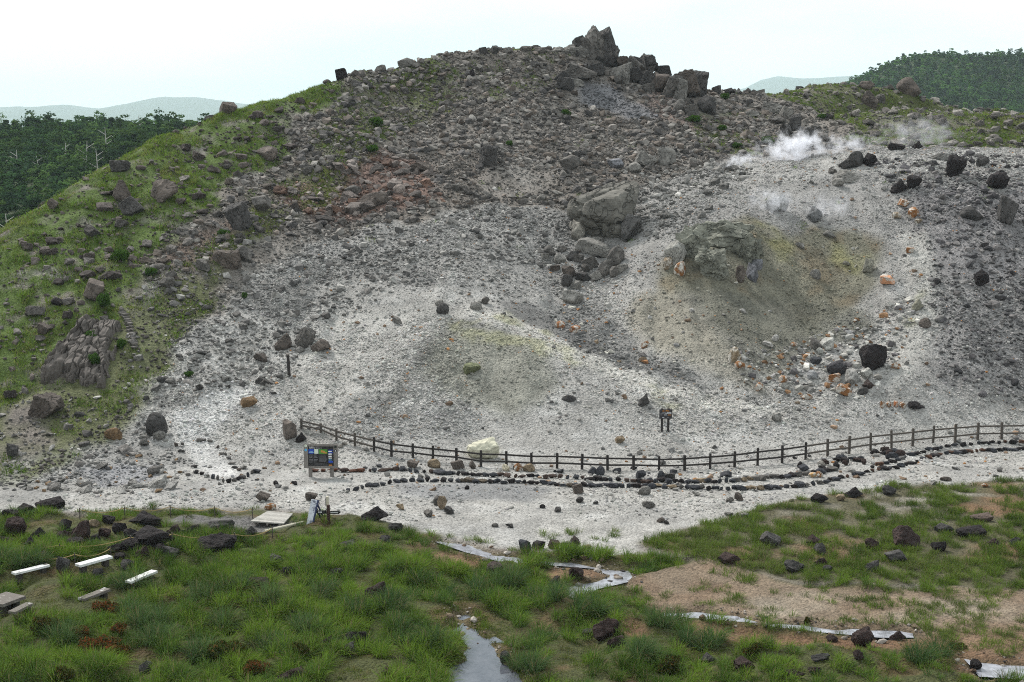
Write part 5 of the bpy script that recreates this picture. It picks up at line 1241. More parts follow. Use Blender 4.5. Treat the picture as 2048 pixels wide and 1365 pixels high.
# meadow
for uu, vv_ in [(22,1150),(60,1145),(95,1138),(155,1140),(190,1138),(222,1124),(255,1172),(285,1166),(312,1150),(165,1208),(190,1203),(218,1190),(20,1232),(45,1225),(62,1214),(10,1225),(40,1208),(-10,1215),(110,1185),(80,1195),(60,1180)]:
    p = hit(uu, vv_); occupied.append((p.x, p.y - .3, .9))
for uu, vv_ in [(160,1216),(185,1210),(215,1200),(200,1212),(262,1180),(290,1174)]:
    p = hit(uu, vv_); occupied.append((p.x, p.y - .5, 1.3))
OCC = np.array(occupied)
N = 26000
x = rg.uniform(-34, 34, N); y = rg.uniform(49, 86, N); z = hgt(x, y); u, v, fw = project(x, y, z)
mf = samp(m_fore, x, y) * (1 - samp(m_tan, x, y)) * (1 - samp(m_or, x, y)); wet = samp(m_water, x, y)
bare = fbm(x / 2.2, y / 2.2, 3, 71) - .12 * (y > 74) - .25 * inpoly(u, v, [(0,1100),(330,1090),(560,1030),(300,1030),(0,1040)])
bare = bare - 1.0 * inpoly(u, v, [(30,1150),(170,1155),(150,1240),(60,1230)]) * .35 - .5 * inpoly(u, v, [(690,1320),(760,1310),(770,1400),(690,1400)]) - .5 * inpoly(u, v, P_DARKPATH) - .6 * inpoly(u, v, [(485,1018),(605,1020),(600,1050),(480,1048)])
keep = (u > -70) & (u < 2120) & (mf > .5) & (wet < .05) & (bare > -.17) & ~inpoly(u, v, [(880,1212),(985,1212),(1012,1275),(1062,1365),(1085,1500),(870,1500),(895,1345),(925,1300)]) & (rg.uniform(0, 1, N) < .30) & (v < 1460) & free(x, y, .75)
x, y, bare = x[keep], y[keep], bare[keep]; n_ = len(x); u = u[keep]
hv = np.clip(fbm(x / 4, y / 4, 3, 72) * 2.4 + .5, 0, 1)
size = .40 + .85 * hv + rg.normal(0, .22, n_); size *= np.where(y > 72, .72, 1.0); size *= np.where(u > 1250, .72, 1.0); size = np.clip(size, .22, 1.35)
gc = gcols(n_, x, y, [(.055,.10,.018), (.095,.165,.022), (.14,.22,.028), (.09,.155,.03), (.06,.11,.032), (.12,.195,.026)], 73)
Ns = 14000; xs_ = rg.uniform(-34, 34, Ns); ys_ = rg.uniform(49, 86, Ns); us_, vs__, _ = project(xs_, ys_, hgt(xs_, ys_)); ks = (samp(m_fore, xs_, ys_) * (1 - samp(m_tan, xs_, ys_)) * (1 - samp(m_or, xs_, ys_)) > .5) & (samp(m_water, xs_, ys_) < .05) & (us_ > -70) & (us_ < 2120) & ~inpoly(us_, vs__, P_DARKPATH) & ~inpoly(us_, vs__, [(485,1018),(605,1020),(600,1050),(480,1048)]) & free(xs_, ys_, .25) & (rg.uniform(0, 1, Ns) < .6)
xs_, ys_ = xs_[ks], ys_[ks]; ns_ = len(xs_)
tussocks('low_grass', xs_, ys_, rg.uniform(.12, .3, ns_), rg.uniform(.10, .26, ns_), np.full(ns_, 34), gcols(ns_, xs_, ys_, [(.06,.085,.016), (.085,.13,.02), (.11,.15,.025), (.10,.10,.03)], 173), .014, straw=.12)
print('tussocks', n_)
tussocks('meadow_grass', x, y, .09 + .15 * size, .30 + .52 * size * rg.uniform(.8, 1.2, n_), np.clip(120 * size, 50, 170).astype(int), gc, .016, straw=.09)
# big overhanging tussocks
bt = [(400,1320),(330,1290),(560,1215),(250,1175),(480,1180),(640,1195),(590,1260),(850,1180),(820,1270),(1180,1230),(1100,1200),(1000,1170),(60,1130),(300,1255),(700,1230),(130,1290),(1290,1320),(1400,1290),(1850,1320),(1060,1345),(870,1300),(250,1230),(420,1200),(30,1130),(540,1300),(440,1260),(1330,1250),(930,1195),(780,1220)]
tx, ty = [], []
for a in bt:
    for k in range(3):
        p = hit(a[0] + random.uniform(-28, 28), a[1] + random.uniform(-8, 8)); tx.append(p.x); ty.append(p.y)
tx, ty = np.array(tx), np.array(ty); n_ = len(tx)
tussocks('tall_grass', tx, ty, rg.uniform(.2, .4, n_), rg.uniform(1.0, 1.4, n_), np.full(n_, 230), gcols(n_, tx, ty, [(.045,.085,.028), (.065,.115,.04), (.08,.13,.045)], 74), .016, straw=.10)
# short tufts: right meadow, sand flat, gravel margins
N = 24000
x = rg.uniform(-32, 40, N); y = rg.uniform(50, 95, N); z = hgt(x, y); u, v, fw = project(x, y, z)
mb = samp(m_band, x, y); mt = samp(m_tan, x, y); mo = samp(m_or, x, y); mw = samp(m_white, x, y) * (v > 985); nn_ = fbm(x / 1.1, y / 1.1, 2, 81)
lowband = np.clip((v - 1020) / 60, 0, 1)
pr = mb * np.clip((nn_ + .04 + .22 * lowband) * 6, 0, 1) * 1.0 + mt * np.clip((nn_ + .02) * 8, 0, 1) * 1.0 + .8 * ((samp(m_wet, x, y) > .03) & (samp(m_wet, x, y) < .4) & (nn_ > -.05)) + mo * np.clip((nn_ - .03) * 5, 0, 1) * .5
pr += .5 * inpoly(u, v, [(1080,1065),(1240,1060),(1240,1085),(1080,1082)]) * (nn_ > .02) + .7 * inpoly(u, v, [(80,1018),(330,1022),(540,1016),(640,1040),(560,1060),(330,1036),(100,1034)]) * (nn_ > -.1)
pr *= (1 - .97 * inpoly(u, v, P_DARKPATH)) * (1 - inpoly(u, v, [(495,1020),(590,1022),(580,1050),(490,1046)]))
keep = (u > -60) & (u < 2110) & (rg.uniform(0, 1, N) < pr) & (samp(m_water, x, y) < .05) & free(x, y, .7)
x, y, u, v = x[keep], y[keep], u[keep], v[keep]; n_ = len(x); mb = mb[keep]
sz = rg.uniform(.45, 1.35, n_) * np.where(mb > .5, 1.1, .7)
print('tufts', n_)
tussocks('short_grass', x, y, .09 + .12 * sz, .16 + .30 * sz, np.clip(52 * sz, 20, 70).astype(int), gcols(n_, x, y, [(.06,.095,.02), (.095,.15,.024), (.125,.185,.03), (.095,.125,.035)], 82), .015, straw=.05)
# moss cushions along the water
N = 60000
x = rg.uniform(-12, 30, N); y = rg.uniform(50, 80, N); wet_ = samp(m_wet, x, y); z = hgt(x, y); u, v, fw = project(x, y, z)
keep = (((wet_ > .02) & (wet_ < .65) & (v > 1195)) | inpoly(u, v, [(900,1210),(960,1225),(1010,1280),(985,1300),(925,1240)]) | (inpoly(u, v, [(900,1255),(935,1290),(935,1330),(880,1350),(890,1290)]))) & (u < 1120) & (u > 850) & (rg.uniform(0, 1, N) < .6) & (samp(m_water, x, y) < .4)
x, y = x[keep], y[keep]; n_ = len(x)
tussocks('moss', x, y, np.full(n_, .12), rg.uniform(.06, .16, n_), np.full(n_, 16), gcols(n_, x, y, [(.045,.07,.01), (.09,.13,.012), (.07,.09,.015)], 83), .018, straw=0)
# hillside grass
N = 110000
x = rg.uniform(-62, 84, N); y = rg.uniform(84, 200, N); z = hgt(x, y); u, v, fw = project(x, y, z)
pr = samp(m_gl, x, y) * np.clip(fbm(x / 2, y / 2, 3, 91) * 5 + .75, 0, 1) * 1.0 + samp(m_gl2, x, y) * np.clip(fbm(x / 2.4, y / 2.4, 4, 92) * 7 + .3, 0, 1) * .9
pr += samp(m_gr, x, y) * np.clip(fbm(x / 2.5, y / 2.5, 4, 93) * 5 + .9, 0, 1) * 1.4 + samp(m_gt, x, y) * np.clip(fbm(x / 2, y / 2, 3, 94) * 6, 0, 1) * .6 + samp(m_gs, x, y) * np.clip(fbm(x / 2, y / 2, 3, 95) * 6 + .2, 0, 1) * .6
pr += .06 * np.clip((fbm(x / 1.5, y / 1.5, 3, 96) - .16) * 12, 0, 1) * (y > 118)
keep = (u > -60) & (u < 2110) & (rg.uniform(0, 1, N) < pr) & free(x, y, .6)
x, y = x[keep], y[keep]; n_ = len(x); print('hill tufts', n_)
sk = samp(m_gl, x, y)
tussocks('hillside_grass', x, y, rg.uniform(.25, .5, n_), rg.uniform(.2, .40, n_) * (1 + .25 * sk), np.full(n_, 20), gcols(n_, x, y, [(.07,.12,.02), (.105,.18,.026), (.14,.22,.036), (.165,.20,.05)], 97), .034, straw=.10, wind=(.15, -.1))

# ------------------------------------------------------------------ shrubs
def leaf_cloud(nleaf, lumps, ls, rg_, cols, fl=1.0):
    per = nleaf // len(lumps); vs_, cs_ = [], []
    for (cx, cy_, cz, rx, ry, rz_) in lumps:
        d = rg_.normal(size=(per, 3)); d /= np.linalg.norm(d, axis=1)[:, None]; r = rg_.uniform(.45, 1.0, (per, 1)) ** .5
        P = np.array([cx, cy_, cz]) + d * r * np.array([rx, ry, rz_]); nl = per
        a = rg_.normal(size=(nl, 3)); a[:, 2] *= fl; a /= np.linalg.norm(a, axis=1)[:, None]; b_ = np.cross(a, rg_.normal(size=(nl, 3))); b_ /= np.linalg.norm(b_, axis=1)[:, None]
        s1 = ls * rg_.uniform(.6, 1.3, (nl, 1)); s2 = s1 * rg_.uniform(.35, .7, (nl, 1))
        vs_.append(np.stack([P - a * s1, P + b_ * s2, P + a * s1, P - b_ * s2], 1)); c = np.array(cols)[rg_.integers(0, len(cols), nl)] * rg_.uniform(.7, 1.3, (nl, 1)); cs_.append(np.repeat(c, 4, 0))
    V_ = np.concatenate(vs_).reshape(-1, 3); return V_, np.arange(len(V_)), np.concatenate(cs_)
def shrub_mesh(seed, cols, nleaf=1500, flat=.6):
    rg_ = np.random.default_rng(seed); lumps = []
    for k in range(9):
        a = rg_.uniform(0, 6.28); r = rg_.uniform(.1, .75); lumps.append((r * math.cos(a), r * math.sin(a), rg_.uniform(.25, .75) * flat, rg_.uniform(.25, .45), rg_.uniform(.25, .45), rg_.uniform(.18, .32) * flat * 1.3))
    V_, f, c = leaf_cloud(nleaf, lumps, .075, rg_, cols); me = mesh_np('foliage', V_, f, 4, c); me.materials.append(M_LEAF)
    s = MB()
    for k in range(7):
        a = rg_.uniform(0, 6.28); s.tube([(0, 0, -.1), (.2 * math.cos(a), .2 * math.sin(a), .2 * flat), (.55 * math.cos(a), .55 * math.sin(a), .5 * flat)], [.04, .03, .015], 5)
    st = s.me('stem'); st.materials.append(M_WOODBROWN); return me, st
GS = [shrub_mesh(k, [(.035,.075,.015), (.05,.10,.02), (.06,.115,.025)]) for k in (1, 2)]
RS = [shrub_mesh(k, [(.13,.05,.02), (.10,.06,.022), (.06,.065,.02), (.16,.055,.02), (.045,.06,.018)]) for k in (3, 4)]
DS = [shrub_mesh(k, [(.045,.06,.015), (.06,.07,.02), (.09,.06,.02), (.035,.05,.014)]) for k in (5, 6)]
def shrub(u, v, w, h, kind, label, group):
    p = hit(u, v + h * .45); s_ = mpp(p); me, st = random.choice(kind)
    e = empty('shrub', p, random.uniform(0, 6.28)); e.scale = (w * s_ / 2.0, w * s_ / 2.0, h * s_ / .72); tag(e, label, 'shrub', group)
    link('foliage', me, None, e); link('stem', st, None, e)
SHG = 'green shrubs of the hillside'
for a in [(750,244,36,22,'green shrub pair left of the hill path near the top'),(742,298,34,18,'dark green shrub on the upper rock field below the shrub pair'),(1017,287,20,14,'small green shrub in the middle of the rock field'),(1387,238,34,18,'green shrub below the big end block of the summit ridge'),
          (1443,256,24,14,'green shrub on the reddish slope below the summit ridge'),(1535,281,28,18,'bright green shrub at the left edge of the steam'),(1476,291,26,14,'yellow-green shrub left of the bright one by the steam'),(1648,233,28,12,'dark shrub on the right ridge behind the steam'),
          (1450,193,22,16,'green shrub on the saddle right of the summit ridge'),(240,512,40,30,'leafy green shrub at the top of the hill path wall'),(205,600,36,36,'yellow-green shrub above the slab outcrop'),(180,672,36,28,'mossy brown-green shrub on top of the slab outcrop'),(245,690,22,28,'dark green shrub at the foot of the stone wall'),
          (190,720,34,30,'dark green shrub in the crack of the slab outcrop'),(380,748,24,14,'small green shrub on the scree right of the hill path'),(490,592,16,14,'small green shrub on the scree above the white gravel'),(305,545,34,22,'green shrub beside the upper hill path'),(445,468,30,18,'green shrub at the lower edge of the red soil'),(1132,225,20,14,'small green shrub below the summit crag')]:
    shrub(*a[:4], GS, a[4], SHG)
for a in [(214,1216,66,36,'orange-red leaved shrub in front of the worn grey bench'),(262,1226,40,22,'dark brown-green shrub right of the orange-red one'),(205,1290,100,40,'wide reddish shrub in the left foreground'),(165,1265,50,28,'rusty shrub at the left of the wide reddish one'),(235,1262,44,24,'rusty shrub between the bench and the wide reddish one'),(510,1335,70,40,'brown-red shrub at the bottom of the left meadow'),(245,1300,40,24,'red tipped low shrub right of the wide reddish one')]:
    shrub(*a[:4], RS, a[4], 'reddish shrubs of the meadow')
for a in [(90,1245,80,36,'dark green low shrub in front of the stone table'),(455,1300,90,50,'broad dark olive shrub in the left foreground'),(500,1185,60,22,'olive shrub in the left meadow'),(600,1300,60,36,'dark olive shrub right of the broad one'),(1330,1330,80,34,'dark low shrub in the right foreground'),(710,1255,50,24,'olive shrub in the central meadow'),(1500,1300,60,22,'dark low shrub near the rivulet'),(1910,1290,46,14,'brown shrub on the sand between rivulet and puddle'),(1615,1240,20,18,'dark shrub standing in the rivulet'),(130,1345,70,34,'dark brown-green shrub at the bottom left edge')]:
    shrub(*a[:4], DS, a[4], 'dark olive shrubs of the meadow')

# ------------------------------------------------------------------ far hills and their woods
def grid_hill(name, pts, xr, yr, step, m, namp, nsc, seed, K=4.0):
    P = np.array([at(*p) if len(p) == 3 else p[:3] for p in pts], float); n_ = len(P); sc = np.array([np.ptp(P[:, 0]), np.ptp(P[:, 1])]).max(); Q = P[:, :2] / sc
    d2_ = ((Q[:, None] - Q[None]) ** 2).sum(-1); A_ = np.zeros((n_ + 3, n_ + 3)); A_[:n_, :n_] = tpsK(d2_) + np.eye(n_) * 1e-3; A_[:n_, n_] = 1; A_[:n_, n_ + 1:] = Q; A_[n_, :n_] = 1; A_[n_ + 1:, :n_] = Q.T
    s__ = np.linalg.solve(A_, np.concatenate([P[:, 2], np.zeros(3)]))
    def H(x_, y_):
        q_ = np.stack([np.ravel(x_), np.ravel(y_)], 1) / sc; d = ((q_[:, None] - Q[None]) ** 2).sum(-1)
        r_ = tpsK(d) @ s__[:n_] + s__[n_] + q_ @ s__[n_ + 1:]
        return r_.reshape(np.shape(x_)) + fbm(np.asarray(x_) / nsc, np.asarray(y_) / nsc, 4, seed) * namp
    xs = np.arange(xr[0], xr[1], step); ys = np.arange(yr[0], yr[1], step); X_, Y_ = np.meshgrid(xs, ys); Z_ = np.concatenate([H(X_[i:i + 40], Y_[i:i + 40]) for i in range(0, len(ys), 40)])
    Z_ = np.maximum(Z_, -41); ii_ = np.arange(X_.size).reshape(X_.shape); q_ = np.stack([ii_[:-1, :-1], ii_[:-1, 1:], ii_[1:, 1:], ii_[1:, :-1]], -1).reshape(-1, 4)
    tag(link(name, mesh_np(name, np.stack([X_, Y_, Z_], -1).reshape(-1, 3), q_, 4, smooth=True), m), kind='structure'); return H
t = NT('forest_floor'); g = t.n('ShaderNodeNewGeometry').outputs['Position']; t.principled(t.mix(t.noise(g, .08, 6), (.02, .035, .012), (.045, .065, .02)), .95); M_FLOOR = t.m
LH = [(-100,276,470),(0,277,460),(100,279,450),(200,280,450),(300,281,445),(380,284,440),(480,290,440),(600,310,440),(-200,276,480),
      (-100,330,370),(0,330,365),(100,325,365),(200,318,368),(300,310,370),(420,300,375),(-100,400,310),(0,400,305),(100,390,310),(220,370,318),(-100,480,265),(0,480,262),(120,460,268),
      (-240,520,14),(-150,520,16),(-80,520,12),(-20,440,6),(-20,300,-6),(-20,500,4),(-150,236,-8),(-60,236,-6)]
LH = [p if i < 22 else ('w', *p) for i, p in enumerate(LH)]
def asw(lst): return [at(*p) if p[0] != 'w' else p[1:] for p in lst]
class _P(tuple): pass
HL = grid_hill('wooded_hill', [tuple(map(float, p)) + ('x',) for p in asw(LH)], (-300, 10), (225, 560), 5.0, M_FLOOR, 2.0, 25, 7)
RH = [(1690,182,1000),(1740,157,1010),(1790,132,1020),(1820,122,1025),(1870,118,1030),(1930,124,1030),(1980,121,1030),(2048,119,1040),(2200,125,1040),(2350,150,1040),(1640,205,990),
      (1690,225,880),(1800,225,850),(1900,220,840),(2048,230,830),(2200,235,830),(1800,175,930),(1900,165,930),(2048,170,930),(2200,180,930),(1560,240,980),(2000,280,760),(1800,290,780),(2250,290,760)]
RH = [(p[0], p[1] + 4, p[2]) for p in RH]; RH = [tuple(map(float, at(*p))) + ('x',) for p in RH] + [(150., 1100., -20., 'x'), (300., 1160., 10., 'x'), (500., 1160., 10., 'x'), (150., 800., -30., 'x')]
HR = grid_hill('forested_mountain', RH, (130, 560), (740, 1180), 8.0, M_FLOOR, 5.0, 60, 8)

def pine(seed, H_=8.0, ncl=9, nl=80, ls=.42):
    rg_ = np.random.default_rng(seed); cr = []; tr = MB(); lean = rg_.uniform(-.5, .5, 2)
    pts = [(lean[0] * (k / 6) ** 1.5, lean[1] * (k / 6) ** 1.5, H_ * .95 * k / 6) for k in range(7)]; tr.tube(pts, [.20 - .024 * k for k in range(7)], 6)
    for k in range(ncl):
        f = .42 + .56 * k / (ncl - 1); a = rg_.uniform(0, 6.28); r = (1.9 * (1 - f) ** .6 + .25) * rg_.uniform(.5, 1.1); c = (lean[0] * f ** 1.5 + r * math.cos(a), lean[1] * f ** 1.5 + r * math.sin(a), H_ * f + .2)
        cr.append((*c, rg_.uniform(.9, 1.5), rg_.uniform(.9, 1.5), rg_.uniform(.22, .4))); tr.tube([(lean[0] * f ** 1.5, lean[1] * f ** 1.5, H_ * (f - .06)), c], [.06, .025], 4)
    V_, f_, c_ = leaf_cloud(nl * ncl, cr, ls, rg_, [(.026,.05,.020), (.035,.062,.024), (.02,.042,.018)], .5)
    cm = mesh_np('crown', V_, f_, 4, c_); cm.materials.append(M_LEAF); tm = tr.me('trunk'); tm.materials.append(M_BARK); return tm, cm, (V_, c_)
M_BARK = m_plain('grey_bark', (.16, .13, .11), .9, .3, 4); M_DEAD = m_plain('bleached_dead_wood', (.42, .40, .37), .9, .25, 4)
PINES = [pine(k) for k in range(6)]
def pine_at(x_, y_, z_, s_, label, group, rz=None):
    tm, cm, _ = PINES[random.randrange(6)]; e = empty('pine_tree', (x_, y_, z_), random.uniform(0, 6.28) if rz is None else rz); e.scale = (s_, s_, s_ * random.uniform(.95, 1.1)); tag(e, label, 'tree', group)
    link('trunk', tm, None, e); link('crown', cm, None, e)
def ridge_tree(u, vtop, D, H, label, group, H_=8.4):
    x_, y_, z_ = at(u, vtop, D); x_ = float(x_); z0 = float(H(np.array([x_]), np.array([float(D)]))[0]); s_ = max((float(z_) - z0), 1.6) / H_; pine_at(x_, D, z0 - .15, s_, label, group)
RL = 'pines standing out on the left wooded ridge'
for u, vt, lb in [(98,234,'tall umbrella pine standing highest above the left wooded ridge'),(79,243,'flat-topped pine just left of the tall umbrella pine'),(32,240,'small pine on the ridge near the left picture edge'),(10,242,'flat pine at the very left of the wooded ridge'),(56,246,'low pine between the left edge pine and the flat-topped pine'),(125,246,'pine right of the tall umbrella pine'),(148,245,'broad pine left of the bare-trunked pines'),
                  (168,237,'first of the bare-trunked pines on the left ridge'),(186,238,'second of the bare-trunked pines on the left ridge'),(206,236,'third bare-trunked pine, above the long white dead trunk'),(222,239,'fourth bare-trunked pine on the left ridge'),(240,241,'bushy pine right of the bare-trunked pines'),(258,242,'dense pine left of the dead forked tree'),(300,241,'pine right of the dead forked tree'),(318,234,'pine above the grassy slope on the left ridge'),(337,232,'tallest pine near the right end of the left ridge'),(352,238,'pine at the right end of the left ridge'),(366,242,'last low pine where the ridge meets the grassy slope')]:
    ridge_tree(u, vt, 448 + random.uniform(-8, 4), HL, lb, RL)
def dead(u, v0, v1, D, H, label, lean=.1):
    D -= 16; x_, y_, z_ = at(u, v0, D); x1, _, z1 = at(u + lean * (v1 - v0) * -1, v1, D); b_ = Vector((float(x_), D, float(H(np.array([float(x_)]), np.array([float(D)]))[0]))); tp = Vector((float(x1), D, float(z1))); h_ = tp.z - b_.z
    e = empty('dead_tree', b_); tag(e, label, 'tree', 'dead white trees in the left wood'); s = MB(); m_ = (tp - b_)
    s.tube([(0, 0, -2.5), m_ * .5 + Vector((.15 * h_ * .2, 0, 0)), m_], [.17, .13, .06], 6); s.build('trunk', M_DEAD, e)
    for k in range(3):
        f = .5 + .15 * k; d = random.choice((-1, 1)); s2 = MB(); s2.tube([m_ * f, m_ * f + Vector((d * h_ * .2, 0, h_ * .13))], [.08, .04], 5); s2.build('branch', M_DEAD, e)
for a in [(166,322,282,345,'long forked white dead trunk in the middle of the left wood',.2),(127,300,286,370,'short white dead trunk left of the forked one',.3),(209,292,255,372,'tall straight white dead trunk below the bare-trunked pines',.02),(191,312,298,335,'short white stump right of the forked dead trunk',.05),(281,246,232,432,'dead tree forking above the left ridge',-.3),(320,262,245,420,'white trunk near the right end of the left ridge',.0),(11,452,428,268,'grey dead trunk at the left edge above the grass',.0),(31,318,300,350,'thin dead trunk at the far left of the wood',.1),(78,330,312,345,'dead branchy trunk left of the middle of the wood',-.3)]:
    dead(*a[:4], HL, a[4], a[5])
def wood(name, H, xr, yr, step, hs, seed, nl, ls, cols, maxv=None):
    rg_ = np.random.default_rng(seed); xs, ys = np.meshgrid(np.arange(*xr, step), np.arange(*yr, step)); xs = xs.ravel() + rg_.uniform(-.45, .45, xs.size) * step; ys = ys.ravel() + rg_.uniform(-.45, .45, ys.size) * step
    zs = np.concatenate([H(xs[i:i + 3000], ys[i:i + 3000]) for i in range(0, len(xs), 3000)]); u_, v_, fw_ = project(xs, ys, zs + hs); k = (u_ > -90) & (u_ < 2150) & (zs > -25) & (v_ < (maxv or 9e9)); xs, ys, zs = xs[k], ys[k], zs[k]
    vs_, cs_ = [], []
    for x_, y_, z_ in zip(xs, ys, zs):
        sc = float(np.clip(rg_.lognormal(-.05, .32), .45, 1.7)); h_ = hs * sc * rg_.uniform(.85, 1.2); nly = rg_.integers(2, 6); c0 = np.array(cols)[rg_.integers(0, len(cols))] * rg_.uniform(.55, 1.4) * (1 + 1.1 * float(fbm(np.array([x_ / 28.0]), np.array([y_ / 28.0]), 3, 55)[0])); n_ = int(nl * min(sc, 1.3))
        lay_ = rg_.integers(0, nly, n_); f = .38 + .6 * (lay_ + .5) / nly + rg_.normal(0, .03, n_); rr = (.55 * (1.15 - f) + .14) * (.75 + .5 * ((lay_ * 7 + int(x_)) % 3) / 2) * hs * .62 * sc * np.sqrt(rg_.uniform(0, 1, n_)); a = rg_.uniform(0, 6.28, n_)
        P = np.stack([x_ + rr * np.cos(a), y_ + rr * np.sin(a), z_ + h_ * f - rr * .12], 1); A_ = rg_.normal(size=(n_, 3)); A_[:, 2] *= .45; A_ /= np.linalg.norm(A_, axis=1)[:, None]; B_ = np.cross(A_, rg_.normal(size=(n_, 3)) * [.5, .5, 1]); B_ /= np.linalg.norm(B_, axis=1)[:, None]
        s1 = ls * rg_.uniform(.6, 1.3, (n_, 1)); vs_.append(np.stack([P - A_ * s1, P + B_ * s1 * .55, P + A_ * s1, P - B_ * s1 * .55], 1).reshape(-1, 3)); cs_.append(np.repeat(c0[None] * rg_.uniform(.75, 1.25, (n_, 1)), 4, 0))
    V_ = np.concatenate(vs_); print(name, len(xs)); return tag(link(name, mesh_np(name, V_, np.arange(len(V_)), 4, np.concatenate(cs_)), M_LEAF), kind='stuff')
wood('pine_wood', HL, (-210, -50), (238, 470), 3.1, 4.8, 3, 120, .42, [(.035,.075,.026), (.055,.105,.032), (.07,.12,.034), (.028,.058,.026)])
wood('mountain_wood', HR, (190, 480), (800, 1050), 4.0, 4.4, 4, 56, .85, [(.035,.085,.025), (.055,.12,.03), (.075,.15,.035), (.03,.065,.028)])
RR = 'pines on the crest of the forested mountain'
for u, vt, D, lb in [(1806,108,1022,'small umbrella pine at the left end of the mountain crest'),(1870,104,1028,'low pine at the middle of the mountain crest'),(1915,109,1028,'flat pine left of the notch in the mountain crest'),(1937,107,1028,'pine beside the notch in the mountain crest'),(1975,109,1030,'pine right of the notch in the mountain crest'),(1997,105,1030,'twin-topped pine on the right of the mountain crest'),(2030,109,1032,'pine on the mountain crest at the right picture edge'),(1768,131,1015,'pine on the left shoulder of the mountain')]:
    ridge_tree(u, vt, D, HR, lb, RR)
# hazy mountain ranges on the horizon
t = NT('far_mountain_slopes'); g = t.n('ShaderNodeNewGeometry').outputs['Position']; t.principled(t.mix(t.noise(g, .002, 6), (.03, .05, .025), (.06, .08, .04)), .95); M_FAR = t.m
def range_(name, prof, D, depth=2600):
    us = np.linspace(prof[0][0], prof[-1][0], 120); vs2 = np.interp(us, [p[0] for p in prof], [p[1] for p in prof]) + fbm(us / 40, us * 0, 3, 12) * 5; rows = []
    for j, f in enumerate(np.linspace(-1, 1, 25)):
        row = []
        for u_, v_ in zip(us, vs2):
            x_, y_, z_ = at(u_, v_, D); k = 1 - abs(f) ** 1.3; zz = -38 + (float(z_) + 38) * k + float(fbm(np.array([u_ / 25 + f * 3]), np.array([f * 6.0]), 3, 14)[0]) * 60 * abs(f) * (1 - abs(f)); row.append((float(x_), D + f * depth, zz))
        rows.append(row)
    V_ = np.array(rows); ii_ = np.arange(25 * 120).reshape(25, 120); q_ = np.stack([ii_[:-1, :-1], ii_[:-1, 1:], ii_[1:, 1:], ii_[1:, :-1]], -1).reshape(-1, 4)
    tag(link(name, mesh_np(name, V_.reshape(-1, 3), q_, 4, smooth=True), M_FAR), kind='structure')
range_('far_mountain_range', [(-300,220),(-100,214),(0,214),(60,214),(130,211),(200,219),(245,212),(280,203),(330,195),(390,195),(440,200),(520,212),(620,222),(800,230)], 12000, 2800)
range_('far_hazy_peak', [(1300,215),(1420,190),(1490,178),(1520,162),(1555,153),(1600,156),(1640,158),(1690,153),(1740,148),(1800,150),(1900,160),(2100,170)], 13000, 2800)
# ------------------------------------------------------------------ fence
def ground_pt(u, v):
    p = hit(u, v); p.z = float(hgt(p.x, p.y)); return p
FP = [(603,838,858),(642,848,866),(673,858,882),(710,867,893),(748,876,905),(783,882,914),(826,888,916),(866,892,922),(913,897,925),(962,901,934),(1013,903,935),(1063,906,937),(1114,907,938),(1164,908,939),(1215,910,941),(1267,912,941),(1318,913,942),(1369,911,942),(1420,908,939),(1469,903,935),(1515,897,932),(1564,891,927),(1611,885,920),(1655,878,913),(1698,872,908),(1741,866,902),(1783,861,898),(1825,857,893),(1866,853,890),(1910,848,886),(1955,847,881),(2003,846,880),(2052,844,878)]
fp0 = ground_pt(1267, 941); fence = empty('fence', fp0); tag(fence, 'long dark wooden post and rail fence curving along the foot of the gravel mound', 'fence')
tops, mids = [], []
for i, (u, v0, v1) in enumerate(FP):
    p = ground_pt(u, v1) - fp0; h_ = (v1 - v0) * mpp(ground_pt(u, v1)); grey = i < 4 or i > 22
    s = MB(); w_ = .15; s.box((0, 0, h_ / 2 - .15), (w_, w_, h_ + .3)); s.box((0, 0, h_ + .008), (w_ * .8, w_ * .8, .02))
    o = s.build('post', M_WOODBROWN if grey else M_WOODDARK, fence, bevel=.012); o.location = p; o.rotation_euler = (random.gauss(0, .015), random.gauss(0, .015), random.uniform(-.2, .2))
    tops.append(p + Vector((0, -.075, h_ * .80))); mids.append(p + Vector((0, -.075, h_ * .36)))
for L_ in (tops, mids):
    for i in range(len(L_) - 1):
        s = MB(); d = (L_[i + 1] - L_[i]); s.bar(L_[i] - d * .02, L_[i + 1] + d * .02, .075, .10)
        s.build('rail', M_WOODBROWN if (i < 4 or i > 21) else M_WOODDARK, fence)

# ------------------------------------------------------------------ lettering
def lettering(body, size, m, parent, loc, rot, name='lettering', align='LEFT', depth=.004):
    c = bpy.data.curves.new(name, 'FONT'); c.body = body; c.size = size; c.align_x = align; c.align_y = 'CENTER'; c.extrude = depth; c.resolution_u = 3
    o = bpy.data.objects.new(name, c); COL.objects.link(o); dg = bpy.context.evaluated_depsgraph_get(); me = bpy.data.meshes.new_from_object(o.evaluated_get(dg))
    bpy.data.objects.remove(o); bpy.data.curves.remove(c); me.materials.clear(); o = link(name, me, m, parent); o.location = loc; o.rotation_euler = rot; return o
def ink(name, c, rough=.5): return m_plain(name, c, rough, .08, 5, .05)
I_WHITE = ink('white_ink', (.75, .75, .75)); I_GREY = ink('grey_ink', (.22, .22, .23)); I_ORANGE = ink('orange_ink', (.70, .27, .03)); I_BLACK = ink('black_panel', (.016, .015, .015)); I_BLUE = ink('blue_ink', (.02, .06, .35)); I_LBLUE = ink('light_blue_ink', (.25, .45, .60)); I_GREEN = ink('green_ink', (.06, .22, .03)); I_PALE = ink('pale_map_ink', (.55, .60, .50)); I_CYAN = ink('cyan_ink', (.10, .35, .55)); I_BROWN = ink('brown_ink', (.45, .22, .05))

